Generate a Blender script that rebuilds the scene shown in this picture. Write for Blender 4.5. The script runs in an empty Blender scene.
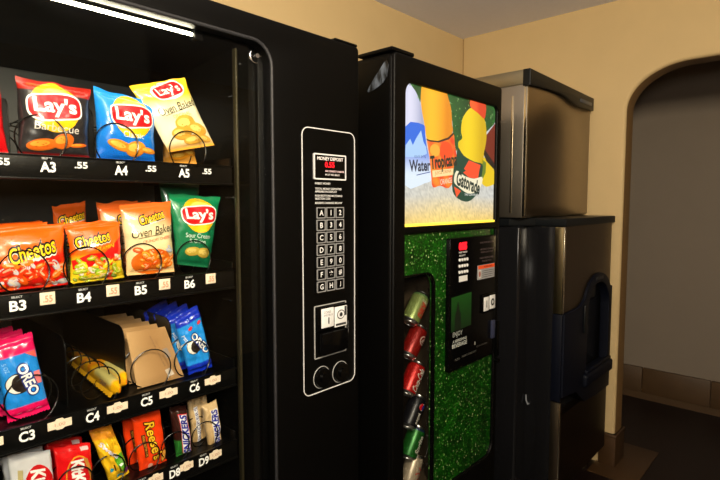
import bpy, bmesh, math, random
from mathutils import Vector, Matrix
SC = bpy.context.scene
COL = SC.collection
EYE = 1.40            # camera height; every z below is measured from it and lifted when a thing is placed
R = math.radians

# ------------------------------------------------------------------ camera, world, lights, exposure
cam_d = bpy.data.cameras.new('camera'); cam = bpy.data.objects.new('camera', cam_d); COL.objects.link(cam)
cam_d.sensor_width = 36; cam_d.lens = 512 / 720 * 36; cam_d.clip_start = .02
cam.location = (0, 0, EYE); cam.rotation_euler = (R(90 - 4.2), 0, R(-47.2))
SC.camera = cam
w = bpy.data.worlds.new('world'); SC.world = w; w.use_nodes = True
w.node_tree.nodes['Background'].inputs[0].default_value = (.5, .42, .34, 1)
w.node_tree.nodes['Background'].inputs[1].default_value = .02
SC.view_settings.view_transform = 'Standard'; SC.view_settings.look = 'None'
SC.view_settings.gamma = 1; SC.view_settings.use_curve_mapping = False
SC.view_settings.exposure = .22

def area(name, loc, aim, sx, sy, power, col, spread=180):
    d = bpy.data.lights.new(name, 'AREA'); d.shape = 'RECTANGLE'; d.size = sx; d.size_y = sy
    d.energy = power; d.color = col; d.spread = R(spread)
    o = bpy.data.objects.new(name, d); COL.objects.link(o); o.location = loc
    o.rotation_euler = (Vector(aim) - Vector(loc)).to_track_quat('-Z', 'Y').to_euler()
    return o
area('ceiling_lamp_light', (.10, -.50, 2.12), (1.4, 1.2, 2.12), .30, .30, 50, (1.0, .85, .62))
area('front_fill_light', (-.25, -.15, 1.60), (.5, 1.1, 1.15), .25, .25, 13.5, (1.0, .90, .76))  # unseen fill added beside the camera to brighten the goods

# ------------------------------------------------------------------ materials
def mat(name, col, rough=.5, metal=0., noise=0., nscale=40., bump=0., bscale=200., emit=None, es=0., coat=0., spec=.5, stretch=None):
    m = bpy.data.materials.new(name); m.use_nodes = True
    n = m.node_tree.nodes; l = m.node_tree.links; p = n['Principled BSDF']
    p.inputs['Base Color'].default_value = (*col, 1); p.inputs['Roughness'].default_value = rough
    p.inputs['Metallic'].default_value = metal; p.inputs['Coat Weight'].default_value = coat
    p.inputs['Coat Roughness'].default_value = .08; p.inputs['Specular IOR Level'].default_value = spec
    tc = n.new('ShaderNodeTexCoord'); mp = n.new('ShaderNodeMapping'); l.new(tc.outputs['Object'], mp.inputs[0])
    if stretch: mp.inputs['Scale'].default_value = stretch
    if noise:
        t = n.new('ShaderNodeTexNoise'); t.inputs['Scale'].default_value = nscale; t.inputs['Detail'].default_value = 5
        l.new(mp.outputs[0], t.inputs['Vector'])
        mx = n.new('ShaderNodeMix'); mx.data_type = 'RGBA'
        mx.inputs[6].default_value = (*[c * (1 - noise) for c in col], 1); mx.inputs[7].default_value = (*[min(1, c * (1 + noise)) for c in col], 1)
        l.new(t.outputs['Fac'], mx.inputs[0]); l.new(mx.outputs[2], p.inputs['Base Color'])
    if bump:
        t = n.new('ShaderNodeTexNoise'); t.inputs['Scale'].default_value = bscale; t.inputs['Detail'].default_value = 4
        l.new(mp.outputs[0], t.inputs['Vector'])
        b = n.new('ShaderNodeBump'); b.inputs['Strength'].default_value = bump; b.inputs['Distance'].default_value = .002
        l.new(t.outputs['Fac'], b.inputs['Height']); l.new(b.outputs[0], p.inputs['Normal'])
    if emit:
        p.inputs['Emission Color'].default_value = (*emit, 1); p.inputs['Emission Strength'].default_value = es
    return m

def print_mat(name, rough=.3, coat=0., emit=0., spec=.5, bump=0., metal=0.):
    """printed film or paper: colour comes from the print stored on the mesh; emit > 0 for a sign lit from behind"""
    m = mat(name, (1, 1, 1), rough, metal, coat=coat, spec=spec, bump=bump, bscale=120)
    n = m.node_tree.nodes; l = m.node_tree.links
    a = n.new('ShaderNodeAttribute'); a.attribute_name = 'print'
    l.new(a.outputs['Color'], n['Principled BSDF'].inputs['Base Color'])
    if emit:      # translucent sign film: almost all of its colour comes from the lamp behind it
        l.remove(n['Principled BSDF'].inputs['Base Color'].links[0]); n['Principled BSDF'].inputs['Base Color'].default_value = (.03, .03, .03, 1)
        l.new(a.outputs['Color'], n['Principled BSDF'].inputs['Emission Color'])
        n['Principled BSDF'].inputs['Emission Strength'].default_value = emit
    return m

M = {}
M['black'] = mat('black_painted_steel', (.0014, .0013, .0012), .38, bump=.30, bscale=900, spec=.13)
M['black_smooth'] = mat('black_gloss_panel', (.0018, .0017, .0017), .14, spec=.16)
M['inner'] = mat('dark_interior_paint', (.004, .004, .0036), .24, noise=.2, spec=.3)
M['inner_back'] = mat('grey_interior_back', (.036, .037, .038), .35, noise=.25, nscale=8)
M['tray'] = mat('tray_black_metal', (.0025, .0025, .0025), .32, spec=.22, bump=.1, bscale=300)
M['gasket'] = mat('grey_rubber_gasket', (.012, .012, .014), .5, noise=.5, nscale=300, bump=.6, bscale=500)
M['wire'] = mat('black_wire', (.004, .004, .004), .25, metal=.0, spec=.35)
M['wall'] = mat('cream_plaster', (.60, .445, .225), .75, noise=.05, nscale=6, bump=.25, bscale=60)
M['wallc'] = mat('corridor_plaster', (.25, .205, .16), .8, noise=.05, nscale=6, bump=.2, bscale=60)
M['trimw'] = mat('arch_jamb_paint', (.62, .52, .38), .6, noise=.06, nscale=10)
M['ceil'] = mat('white_ceiling', (.78, .80, .95), .85, noise=.03, bump=.3, bscale=90)
M['steel'] = mat('brushed_steel', (.42, .37, .30), .34, metal=1, noise=.05, nscale=8, stretch=(8, 8, .5))
M['steel_d'] = mat('dull_steel_front', (.30, .24, .17), .34, metal=1, noise=.12, nscale=6)
M['steel_dd'] = mat('dark_steel_sheet', (.15, .11, .07), .38, metal=1, noise=.12, nscale=6)  # darker base colour than the other steels, for the dispenser front
M['chrome'] = mat('bright_steel_edge', (.75, .68, .52), .22, metal=1)
M['navy'] = mat('navy_plastic', (.002, .003, .008), .5, spec=.2)
M['navy_d'] = mat('navy_recess_plastic', (.001, .0025, .012), .45, spec=.2)
M['slab'] = mat('charcoal_plastic', (.004, .005, .006), .42, bump=.2, bscale=300, spec=.25)
M['white'] = mat('white_ink', (.62, .62, .62), .5)
M['dimwhite'] = mat('grey_ink', (.35, .35, .34), .5)
M['whitelab'] = mat('white_label', (.75, .75, .74), .5, noise=.05)
M['sticker'] = mat('cream_price_sticker', (.80, .66, .50), .6, noise=.08, nscale=200)
M['red_ink'] = mat('faded_red_ink', (.75, .35, .25), .6)
M['led'] = mat('red_led', (.3, 0, 0), .5, emit=(1, .01, .02), es=1.6)
M['tube'] = mat('fluorescent_tube', (.9, .9, .8), .5, emit=(1, .93, .66), es=30)
M['metalpin'] = mat('zinc_fitting', (.7, .7, .72), .25, metal=1)
M['film'] = print_mat('printed_film', .30, coat=.7, bump=.12)
M['paper'] = print_mat('printed_paper', .55)
M['backlit'] = print_mat('backlit_print', .45, emit=.98)
M['can'] = print_mat('printed_can', .34, metal=.45)
M['alu'] = mat('can_aluminium', (.75, .75, .75), .28, metal=1)

# wet green leaf print with droplets on the drinks machine
def green():
    m = mat('green_droplet_print', (.01, .1, .01), .35)
    n = m.node_tree.nodes; l = m.node_tree.links; p = n['Principled BSDF']
    tc = n.new('ShaderNodeTexCoord')
    nz = n.new('ShaderNodeTexNoise'); nz.inputs['Scale'].default_value = 14; nz.inputs['Detail'].default_value = 8; nz.inputs['Roughness'].default_value = .75
    l.new(tc.outputs['Object'], nz.inputs['Vector'])
    r = n.new('ShaderNodeValToRGB'); e = r.color_ramp.elements
    e[0].position = .34; e[0].color = (.001, .016, .001, 1); e[1].position = .68; e[1].color = (.006, .10, .003, 1)
    x = e.new(.5); x.color = (.002, .042, .001, 1)
    l.new(nz.outputs['Fac'], r.inputs[0])
    prev = r.outputs[0]
    for sc, th, c in ((42, .22, (.12, .26, .06, 1)), (95, .42, (.04, .17, .02, 1)), (130, .5, (.001, .02, .001, 1)), (78, .24, (.34, .44, .20, 1))):
        v = n.new('ShaderNodeTexVoronoi'); v.inputs['Scale'].default_value = sc; l.new(tc.outputs['Object'], v.inputs['Vector'])
        s = n.new('ShaderNodeSeparateColor'); l.new(v.outputs['Color'], s.inputs[0])
        g = n.new('ShaderNodeMath'); g.operation = 'MULTIPLY'; l.new(s.outputs[0], g.inputs[0]); g.inputs[1].default_value = th
        lt = n.new('ShaderNodeMath'); lt.operation = 'LESS_THAN'; l.new(v.outputs['Distance'], lt.inputs[0]); l.new(g.outputs[0], lt.inputs[1])
        mx = n.new('ShaderNodeMix'); mx.data_type = 'RGBA'; mx.inputs[7].default_value = c
        l.new(lt.outputs[0], mx.inputs[0]); l.new(prev, mx.inputs[6]); prev = mx.outputs[2]
    l.new(prev, p.inputs['Base Color'])
    return m
M['green'] = green()

def tiles(name, c1, c2, mortar, sx, sy, rough=.35, off=.5):
    m = mat(name, c1, rough); n = m.node_tree.nodes; l = m.node_tree.links; p = n['Principled BSDF']
    tc = n.new('ShaderNodeTexCoord'); b = n.new('ShaderNodeTexBrick')
    b.inputs['Color1'].default_value = (*c1, 1); b.inputs['Color2'].default_value = (*c2, 1); b.inputs['Mortar'].default_value = (*mortar, 1)
    b.inputs['Scale'].default_value = 1; b.inputs['Brick Width'].default_value = sx; b.inputs['Row Height'].default_value = sy
    b.inputs['Mortar Size'].default_value = .004; b.offset = off
    l.new(tc.outputs['Object'], b.inputs['Vector'])
    nz = n.new('ShaderNodeTexNoise'); nz.inputs['Scale'].default_value = 14; l.new(tc.outputs['Object'], nz.inputs['Vector'])
    mx = n.new('ShaderNodeMix'); mx.data_type = 'RGBA'; mx.blend_type = 'MULTIPLY'; mx.inputs[0].default_value = .5
    l.new(b.outputs['Color'], mx.inputs[6]); l.new(nz.outputs['Color'], mx.inputs[7]); l.new(mx.outputs[2], p.inputs['Base Color'])
    return m
M['floor'] = tiles('dark_red_floor_tile', (.012, .0032, .002), (.010, .0028, .0018), (.007, .003, .002), .30, .15, .45)
M['tan_tile'] = mat('tan_ceramic_tile', (.055, .027, .010), .4, noise=.18, nscale=12)
M['base_tile'] = mat('brown_baseboard_tile', (.085, .046, .018), .5, noise=.2, nscale=9)

def glass():
    m = bpy.data.materials.new('clear_window_glass'); m.use_nodes = True
    n = m.node_tree.nodes; l = m.node_tree.links; n.clear()
    o = n.new('ShaderNodeOutputMaterial'); mx = n.new('ShaderNodeMixShader'); t = n.new('ShaderNodeBsdfTransparent'); g = n.new('ShaderNodeBsdfGlossy')
    g.inputs['Roughness'].default_value = .01; f = n.new('ShaderNodeFresnel'); ge = n.new('ShaderNodeNewGeometry'); ma = n.new('ShaderNodeMath'); ma.operation = 'MULTIPLY_ADD'
    l.new(ge.outputs['Backfacing'], ma.inputs[0]); ma.inputs[1].default_value = 1 / 1.3 - 1.3; ma.inputs[2].default_value = 1.3; l.new(ma.outputs[0], f.inputs[0])   # same glancing reflection from both faces of the sheet
    t.inputs[0].default_value = (.97, .98, .97, 1)
    l.new(f.outputs[0], mx.inputs[0]); l.new(t.outputs[0], mx.inputs[1]); l.new(g.outputs[0], mx.inputs[2]); l.new(mx.outputs[0], o.inputs[0])
    return m
M['glass'] = glass()

# ------------------------------------------------------------------ mesh helpers
ORG = {}
class MB:
    """collects shapes for ONE mesh; each face may carry a print colour and a material slot"""
    def __init__(s): s.v = []; s.f = []; s.c = []; s.m = []; s.sm = []
    def add(s, vs, fs, col=None, mi=0, smooth=False):
        o = len(s.v); s.v += [tuple(v) for v in vs]
        for f in fs: s.f.append([i + o for i in f]); s.c.append(col); s.m.append(mi); s.sm.append(smooth)
        return s
    def bm(s, b, mi=0, smooth=False, col=None):
        b.verts.index_update(); s.add([v.co[:] for v in b.verts], [[v.index for v in f.verts] for f in b.faces], col, mi, smooth); b.free(); return s
    def box(s, x0, x1, y0, y1, z0, z1, bev=0, seg=2, mi=0, col=None):
        b = bmesh.new(); bmesh.ops.create_cube(b, size=1)
        for v in b.verts: v.co = ((x0 + x1) / 2 + v.co.x * (x1 - x0), (y0 + y1) / 2 + v.co.y * (y1 - y0), (z0 + z1) / 2 + v.co.z * (z1 - z0))
        if bev: bmesh.ops.bevel(b, geom=b.edges[:], offset=bev, segments=seg, affect='EDGES', profile=.5)
        return s.bm(b, mi, bev > 0, col)
    def tube(s, pts, r, n=8, closed=False, mi=0, col=None, caps=True):
        P = [Vector(p) for p in pts]; N = len(P); vs = []; up = None
        for i, p in enumerate(P):
            a = P[(i - 1) % N] if (closed or i > 0) else p; b = P[(i + 1) % N] if (closed or i < N - 1) else p
            t = (b - a).normalized()
            if up is None: up = t.orthogonal().normalized()
            up = (up - t * up.dot(t))
            up = up.normalized() if up.length > 1e-6 else t.orthogonal().normalized()
            w_ = t.cross(up)
            rr = r[i] if isinstance(r, (list, tuple)) else r
            for k in range(n):
                an = 2 * math.pi * k / n; vs.append(p + (up * math.cos(an) + w_ * math.sin(an)) * rr)
        fs = []
        for i in range(N if closed else N - 1):
            j = (i + 1) % N
            for k in range(n): fs.append([i * n + k, i * n + (k + 1) % n, j * n + (k + 1) % n, j * n + k])
        if not closed and caps: fs += [list(range(n))[::-1], [(N - 1) * n + k for k in range(n)]]
        return s.add(vs, fs, col, mi, True)
    def cyl(s, a, b, r, n=24, mi=0, r2=None, col=None): return s.tube([a, b], [r, r if r2 is None else r2], n, mi=mi, col=col)
    def prism(s, pts, mapf, d0, d1, mi=0, col=None):
        """2D outline pushed from depth d0 to d1; mapf(a, b, depth) -> xyz"""
        n = len(pts); vs = [mapf(a, b, d0) for a, b in pts] + [mapf(a, b, d1) for a, b in pts]
        return s.add(vs, [list(range(n)), list(range(2 * n - 1, n - 1, -1))] + [[i, i + n, (i + 1) % n + n, (i + 1) % n] for i in range(n)], col, mi)
    def plate(s, outer, holes, mapf, thick, bev=0, mi=0):
        """flat plate with holes and rounded rims, centred on depth 0; mapf(a, b, depth) -> xyz"""
        cu = bpy.data.curves.new('c', 'CURVE'); cu.dimensions = '2D'; cu.fill_mode = 'BOTH'
        for pts in [outer] + holes:
            sp = cu.splines.new('POLY'); sp.points.add(len(pts) - 1); sp.use_cyclic_u = True
            for p, q in zip(sp.points, pts): p.co = (q[0], q[1], 0, 1)
        cu.extrude = thick / 2 - bev; cu.bevel_depth = bev; cu.bevel_resolution = 3; cu.offset = -bev
        o = bpy.data.objects.new('c', cu); COL.objects.link(o); dg = bpy.context.evaluated_depsgraph_get()
        me = bpy.data.meshes.new_from_object(o.evaluated_get(dg)); 
        s.add([mapf(*v.co) for v in me.vertices], [list(p.vertices) for p in me.polygons], None, mi, False)
        bpy.data.objects.remove(o); bpy.data.curves.remove(cu); bpy.data.meshes.remove(me); return s
    def build(s, name, ms, parent=None, origin=None, smooth_angle=40):
        me = bpy.data.meshes.new(name); org = Vector(origin) if origin is not None else (ORG[parent.name] if parent else Vector((0, 0, 0)))
        me.from_pydata([(v[0] - org.x, v[1] - org.y, v[2] - org.z) for v in s.v], [], s.f)
        for m in (ms if isinstance(ms, (list, tuple)) else [ms]): me.materials.append(m)
        me.polygons.foreach_set('material_index', s.m); me.polygons.foreach_set('use_smooth', [True] * len(s.f))
        if any(c is not None for c in s.c):
            at = me.color_attributes.new('print', 'FLOAT_COLOR', 'CORNER')
            for p, c in zip(me.polygons, s.c):
                for k, li in enumerate(p.loop_indices):
                    cc = c[k] if (c and isinstance(c[0], (tuple, list))) else (c or (.5, .5, .5))
                    at.data[li].color = (*cc[:3], 1)
        b = bmesh.new(); b.from_mesh(me); bmesh.ops.remove_doubles(b, verts=b.verts, dist=1e-6) if not any(s.c) else None
        bmesh.ops.recalc_face_normals(b, faces=b.faces); b.to_mesh(me); b.free()
        me.set_sharp_from_angle(angle=R(smooth_angle)); me.update()
        o = bpy.data.objects.new(name, me); COL.objects.link(o)
        if parent: o.parent = parent; ORG[o.name] = org
        else: o.location = (org.x, org.y, org.z + EYE); ORG[o.name] = org
        return o

def tag(o, label=None, cat=None, group=None, kind=None):
    for k, v in (('label', label), ('category', cat), ('group', group), ('kind', kind)):
        if v: o[k] = v
    return o
def thing(name, label, cat, loc, group=None):
    o = bpy.data.objects.new(name, None); COL.objects.link(o); o.empty_display_size = .1
    o.location = (loc[0], loc[1], loc[2] + EYE); ORG[o.name] = Vector(loc); return tag(o, label, cat, group)
def struct(name, mb, m, origin=(0, 0, 0)): return tag(mb.build(name, m, origin=origin), kind='structure')
def rrect(x0, x1, z0, z1, r, n=6):
    pts = []
    rs = r if isinstance(r, (tuple, list)) else (r,) * 4      # corners: bottom right, top right, top left, bottom left
    for (cx, cz, a0), q in zip(((x1, z0, -90), (x1, z1, 0), (x0, z1, 90), (x0, z0, 180)), rs):
        if q <= 0: pts.append((cx, cz)); continue
        ox = cx - q if cx == x1 else cx + q; oz = cz + q if cz == z0 else cz - q
        for k in range(n + 1):
            a = R(a0 + 90 * k / n); pts.append((ox + q * math.cos(a), oz + q * math.sin(a)))
    return pts
def face_y(y): return lambda a, b, d: (a, y + d, b)     # picture plane facing the aisle
def lin(r, g, b): return tuple(((c / 255) / 12.92 if c / 255 <= .04045 else ((c / 255 + .055) / 1.055) ** 2.4) for c in (r, g, b))

# ---- flat artwork (lettering, pictures) laid on a surface P(a, b, off) -> xyz
_tc = {}
def text_mesh(s, offset=0.):
    k = (s, offset)
    if k not in _tc:
        cu = bpy.data.curves.new('t', 'FONT'); cu.body = s; cu.size = 1; cu.offset = offset; cu.align_x = 'CENTER'; cu.align_y = 'CENTER'; cu.resolution_u = 3
        o = bpy.data.objects.new('t', cu); COL.objects.link(o); dg = bpy.context.evaluated_depsgraph_get()
        me = bpy.data.meshes.new_from_object(o.evaluated_get(dg))
        vs = [tuple(v.co) for v in me.vertices]; fs = [list(p.vertices) for p in me.polygons]
        x0 = min(v[0] for v in vs); x1 = max(v[0] for v in vs); y0 = min(v[1] for v in vs); y1 = max(v[1] for v in vs)
        _tc[k] = ([(v[0] - (x0 + x1) / 2, v[1] - (y0 + y1) / 2) for v in vs], fs, x1 - x0, y1 - y0)
        bpy.data.objects.remove(o); bpy.data.curves.remove(cu); bpy.data.meshes.remove(me)
    return _tc[k]
def txt(s, cx, cz, h, col, layer=2, rot=0, shear=0, w=None, offset=0., arc=0.):
    """h = height of the letters' box, w = width it is fitted to"""
    vs, fs, W, H = text_mesh(s, 0.); 
    sy = h / H; sx = (w / W) if w else sy
    if offset: vs, fs, _, _ = text_mesh(s, offset)
    c, q = math.cos(R(rot)), math.sin(R(rot)); out = []
    for x, y in vs:
        X = x * sx + shear * y * sy; Y = y * sy + arc * (x * sx) ** 2 / h
        out.append((cx + X * c - Y * q, cz + X * q + Y * c))
    return (out, fs, col, layer)
def ell(cx, cz, rx, rz, col, layer=1, rot=0, n=26):
    c, q = math.cos(R(rot)), math.sin(R(rot))
    v = [(cx + rx * math.cos(t) * c - rz * math.sin(t) * q, cz + rx * math.cos(t) * q + rz * math.sin(t) * c) for t in [2 * math.pi * k / n for k in range(n)]]
    return (v, [list(range(n))], col, layer)
def pol(pts, col, layer=1): return (list(pts), [list(range(len(pts)))], col, layer)
def quad(cx, cz, w_, h, col, layer=1, rot=0):
    c, q = math.cos(R(rot)), math.sin(R(rot))
    return pol([(cx + x * c - z * q, cz + x * q + z * c) for x, z in ((-w_ / 2, -h / 2), (w_ / 2, -h / 2), (w_ / 2, h / 2), (-w_ / 2, h / 2))], col, layer)
def art(name, shapes, P, m, parent, cut=0., step=.0004):
    """all shapes become one mesh; cut > 0 dices them so that they follow a bulging surface"""
    mb = MB()
    for vs, fs, col, layer in shapes:
        b = bmesh.new(); bv = [b.verts.new((x, z, 0)) for x, z in vs]
        for f in fs:
            try: b.faces.new([bv[i] for i in f])
            except ValueError: pass
        bmesh.ops.triangulate(b, faces=b.faces)
        if cut:
            xs = [v.co.x for v in b.verts]; zs = [v.co.y for v in b.verts]
            for ax, lo, hi in ((0, min(xs), max(xs)), (1, min(zs), max(zs))):
                k = math.ceil(lo / cut)
                while k * cut < hi:
                    co = [0, 0, 0]; no = [0, 0, 0]; co[ax] = k * cut; no[ax] = 1
                    bmesh.ops.bisect_plane(b, geom=b.verts[:] + b.edges[:] + b.faces[:], plane_co=co, plane_no=no, dist=1e-7); k += 1
        b.verts.index_update()
        off = .0006 + layer * step
        pv = [P(v.co.x, v.co.y, off) for v in b.verts]
        for f in b.faces:
            cc = col if not callable(col) else [col(v.co.x, v.co.y) for v in f.verts]
            mb.add(pv, [], None) if False else None
        o = len(mb.v); mb.v += pv
        for f in b.faces:
            mb.f.append([o + v.index for v in f.verts]); mb.m.append(0); mb.sm.append(True)
            mb.c.append([col(v.co.x, v.co.y) for v in f.verts] if callable(col) else tuple(col))
        b.free()
    return mb.build(name, m, parent)

# ================================================================== THE ROOM
W_Y = 1.76; A_X = 2.843; C_Z = 1.018; F_Z = -1.40
struct('floor', MB().box(-1.6, 4.1, -2.0, 1.86, F_Z - .1, F_Z), M['floor'])
struct('ceiling', MB().box(-1.6, 4.1, -2.0, 1.86, C_Z, C_Z + .1), M['ceil'])
struct('wall_back', MB().box(-1.6, A_X + .02, W_Y, W_Y + .1, F_Z, C_Z), M['wall'])
struct('wall_left', MB().box(-1.6, -1.5, -1.9, W_Y, F_Z, C_Z), M['wall'])
struct('wall_front', MB().box(-1.6, 4.0, -2.0, -1.9, F_Z, C_Z), M['wall'])
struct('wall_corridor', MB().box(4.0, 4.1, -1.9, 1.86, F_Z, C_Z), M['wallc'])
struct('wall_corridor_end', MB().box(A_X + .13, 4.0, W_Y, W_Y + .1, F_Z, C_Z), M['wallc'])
# wall with the arched opening
def arch(y0, y1, zt, ry, rz, n=14):
    pts = [(y1, F_Z - .03), (y1, zt - rz)]
    pts += [(y1 - ry + ry * math.cos(R(90 * k / n)), zt - rz + rz * math.sin(R(90 * k / n))) for k in range(1, n + 1)]
    pts += [(y0 + ry - ry * math.sin(R(90 * k / n)), zt - rz + rz * math.cos(R(90 * k / n))) for k in range(0, n + 1)]
    return pts + [(y0, F_Z - .03)]
ap = arch(-.50, .799, .668, .27, .205)
TH = .13
wp = [(W_Y, F_Z - .03), (W_Y, C_Z + .03), (-1.9, C_Z + .03), (-1.9, F_Z - .03)] + ap[::-1]
b = MB().plate(wp, [], lambda a, c, d: (A_X + TH / 2 + d, a, c), TH, .018)
struct('wall_right', b, M['wall'])
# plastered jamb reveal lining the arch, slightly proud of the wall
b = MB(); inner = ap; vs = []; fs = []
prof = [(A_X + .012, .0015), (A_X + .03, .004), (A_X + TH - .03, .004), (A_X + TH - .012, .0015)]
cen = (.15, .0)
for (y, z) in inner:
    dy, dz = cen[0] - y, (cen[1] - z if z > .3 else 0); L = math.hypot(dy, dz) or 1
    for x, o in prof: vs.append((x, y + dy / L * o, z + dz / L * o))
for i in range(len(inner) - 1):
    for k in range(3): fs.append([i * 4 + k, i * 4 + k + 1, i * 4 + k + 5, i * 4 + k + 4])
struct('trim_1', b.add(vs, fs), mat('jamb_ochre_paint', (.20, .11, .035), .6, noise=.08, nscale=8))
# tile skirting wrapped round the foot of the arch
b = MB().box(A_X - .014, A_X + TH + .014, .787, .872, F_Z, -1.225, .004)
b.box(A_X - .018, A_X + TH + .018, .783, .874, -1.243, -1.225, .006)
struct('baseboard_arch', b, M['tan_tile'])
struct('trim_2', MB().box(2.70, 3.17, .655, .885, F_Z, F_Z + .004, .002), M['tan_tile'])
# corridor skirting
b = MB()
for k in range(9): b.box(3.975, 4.0, -1.9 + k * .407, -1.9 + (k + 1) * .407 - .004, F_Z + .05, -1.172, .003)
b.box(3.985, 4.0, -1.9, W_Y, F_Z, F_Z + .052)
struct('baseboard_corridor', b, M['base_tile'])

# ================================================================== SNACK MACHINE
X0, X1 = -.16, 1.075; YF = 1.0; YB = 1.72; ZT = .432; ZB = -1.30
vm = thing('snack_vending_machine', 'tall black glass-fronted snack vending machine with keypad column against the cream wall', 'vending machine', ((X0 + X1) / 2, (YF + YB) / 2, F_Z))
IX0, IX1, IYB, IZT = -.06, .735, 1.56, .385
# cabinet: shell of panels round the lit compartment
b = MB().box(X0, IX0, YF + .035, YB, ZB, ZT - .012, .006).box(IX1 + .02, X1, YF + .035, YB, ZB, ZT - .012, .006)
b.box(IX0 - .01, IX1 + .03, YF + .035, YB, IZT + .004, ZT - .012, .004).box(IX0 - .01, IX1 + .03, IYB, YB, ZB, IZT + .01).box(IX0 - .01, IX1 + .03, YF + .035, YB, ZB, -.98)
b.build('cabinet', M['black'], vm)
b = MB().box(IX1, IX1 + .019, YF + .045, IYB - .002, -.978, IZT)
b.build('inner_side_panel', M['inner'], vm)
MB().box(IX0, IX1, IYB - .012, IYB - .002, -.978, IZT - .03).build('inner_back_panel', M['inner_back'], vm)
MB().add([(IX0, YF + .04, IZT), (IX1, YF + .04, IZT), (IX1, IYB - .013, .338), (IX0, IYB - .013, .338), (IX0, YF + .04, IZT + .003), (IX1, YF + .04, IZT + .003), (IX1, IYB - .013, .342), (IX0, IYB - .013, .342)],
         [[0, 1, 2, 3], [7, 6, 5, 4], [0, 4, 5, 1], [1, 5, 6, 2], [2, 6, 7, 3], [3, 7, 4, 0]]).build('inner_top_panel', M['inner'], vm)
# door: one plate with a rounded window
win = rrect(-.045, .768, -.80, .372, (.05, .05, .05, .05))
b = MB().plate(rrect(X0, X1, ZB, ZT, .012, 3), [win], face_y(YF + .017), .034, .004)
door = b.build('door', M['black'], vm)
gw = [(a, YF + .001, z) for a, z in rrect(-.048, .771, -.803, .375, .053)]
MB().tube(gw, .0042, 8, True).build('window_gasket', M['gasket'], door)
MB().prism(rrect(-.04, .764, -.795, .368, .045), face_y(0), YF + .022, YF + .026).build('glass_pane', M['glass'], door)
# upright light shield seen behind the glass on the right
MB().box(.700, .706, 1.045, 1.060, -.80, .36, .002).build('inner_upright', mat('dull_brass_edge', (.05, .042, .022), .4, metal=.5), vm)
# lock ring in the window corner
b = MB().tube([(.738 + .015 * math.cos(R(a)), YF + .019, .343 + .015 * math.sin(R(a))) for a in range(140, 300, 10)], .0016, 8)
b.cyl((.738, YF + .02, .343), (.738, YF + .010, .343), .005); b.box(.736, .750, YF + .010, YF + .013, .342, .3445, .001)
b.build('door_lock', M['metalpin'], door)
MB().cyl((-.03, YF + .048, .3655), (.592, YF + .048, .3655), .0036, 16).build('light_tube', M['tube'], vm)
for q in ((.592, .614), (-.045, -.03)): MB().box(q[0], q[1], YF + .037, YF + .060, .354, .378, .003).build('tube_socket', M['tray'], vm)
# little fittings on the right inner wall
for y, z, ln in ((1.092, .262, .035), (1.076, .333, .006), (1.115, .010, .035), (1.13, -.255, .04), (1.115, -.43, .008)):
    MB().box(IX1 - .003, IX1, y, y + ln, z, z + .004, .001).build('wall_fitting', M['metalpin'], vm)
# cap plate on top near the right corner, as on the photo
MB().box(.985, 1.072, YF + .002, YF + .10, ZT, ZT + .008, .003).build('hinge_plate', M['black'], vm)
for x in (X0 + .08, X1 - .08):
    for y in (YF + .08, YB - .08): MB().cyl((x, y, F_Z), (x, y, ZB + .01), .025).build('foot', M['black'], vm)

# --- payment column
kp = MB()
o_ = rrect(.861, 1.057, -.513, .193, .022)
kp.plate(o_, [rrect(.8635, 1.0545, -.5105, .1905, .0195)], face_y(YF - .0012), .0014)
kp.build('column_outline', M['white'], door)
disp = MB().prism(rrect(.902, 1.017, .062, .126, .002, 2), face_y(0), YF - .003, YF).build('display_window', M['black_smooth'], door)
MB().plate(rrect(.9, 1.019, .060, .128, .003, 2), [rrect(.9035, 1.0155, .0635, .1245, .001, 2)], face_y(YF - .002), .005).build('display_frame', M['white'], disp)
PF = lambda y: (lambda a, c, off: (a, y - off, c))
art('display_heading', [txt('MONEY DEPOSIT', .959, .1155, .0085, lin(230, 225, 225), w=.095, offset=.02)], PF(YF - .0035), M['paper'], disp)
art('display_lettering', [txt('USE CORRECT CHANGE', .975, .083, .0045, lin(230, 200, 205), w=.070, offset=.02), txt('IF LIT NO BILLS', .966, .0735, .0045, lin(220, 215, 215), w=.052, offset=.02)], PF(YF - .0035), M['paper'], disp)
art('display_digits', [txt('0.55', .956, .100, .014, (1, 0, 0), w=.034, offset=.03)], PF(YF - .0035), M['led'], disp)
rows = [('INSERT MONEY', .906, .050, .056), ('TOTAL MONEY DEPOSITED', .906, .036, .098), ('APPEARS IN DISPLAY', .906, .0285, .080), ('PUSH BUTTONS MATCHING', .906, .0175, .100), ('SELECTION CODE', .906, .010, .055), ('RECEIVE CHANGE BELOW', .906, -.0015, .100)]
art('instruction_lettering', [txt(t, x + w_ / 2, z, .0052, lin(205, 205, 205), w=w_, offset=.02) for t, x, z, w_ in rows], PF(YF), M['paper'], door)
keys = ['A12', 'B34', 'C56', 'D78', 'E90', 'F*#', 'GHJ']
pad = MB().box(.903, 1.012, YF - .0015, YF, -.245, -.008).build('keypad', M['black_smooth'], door)
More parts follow.
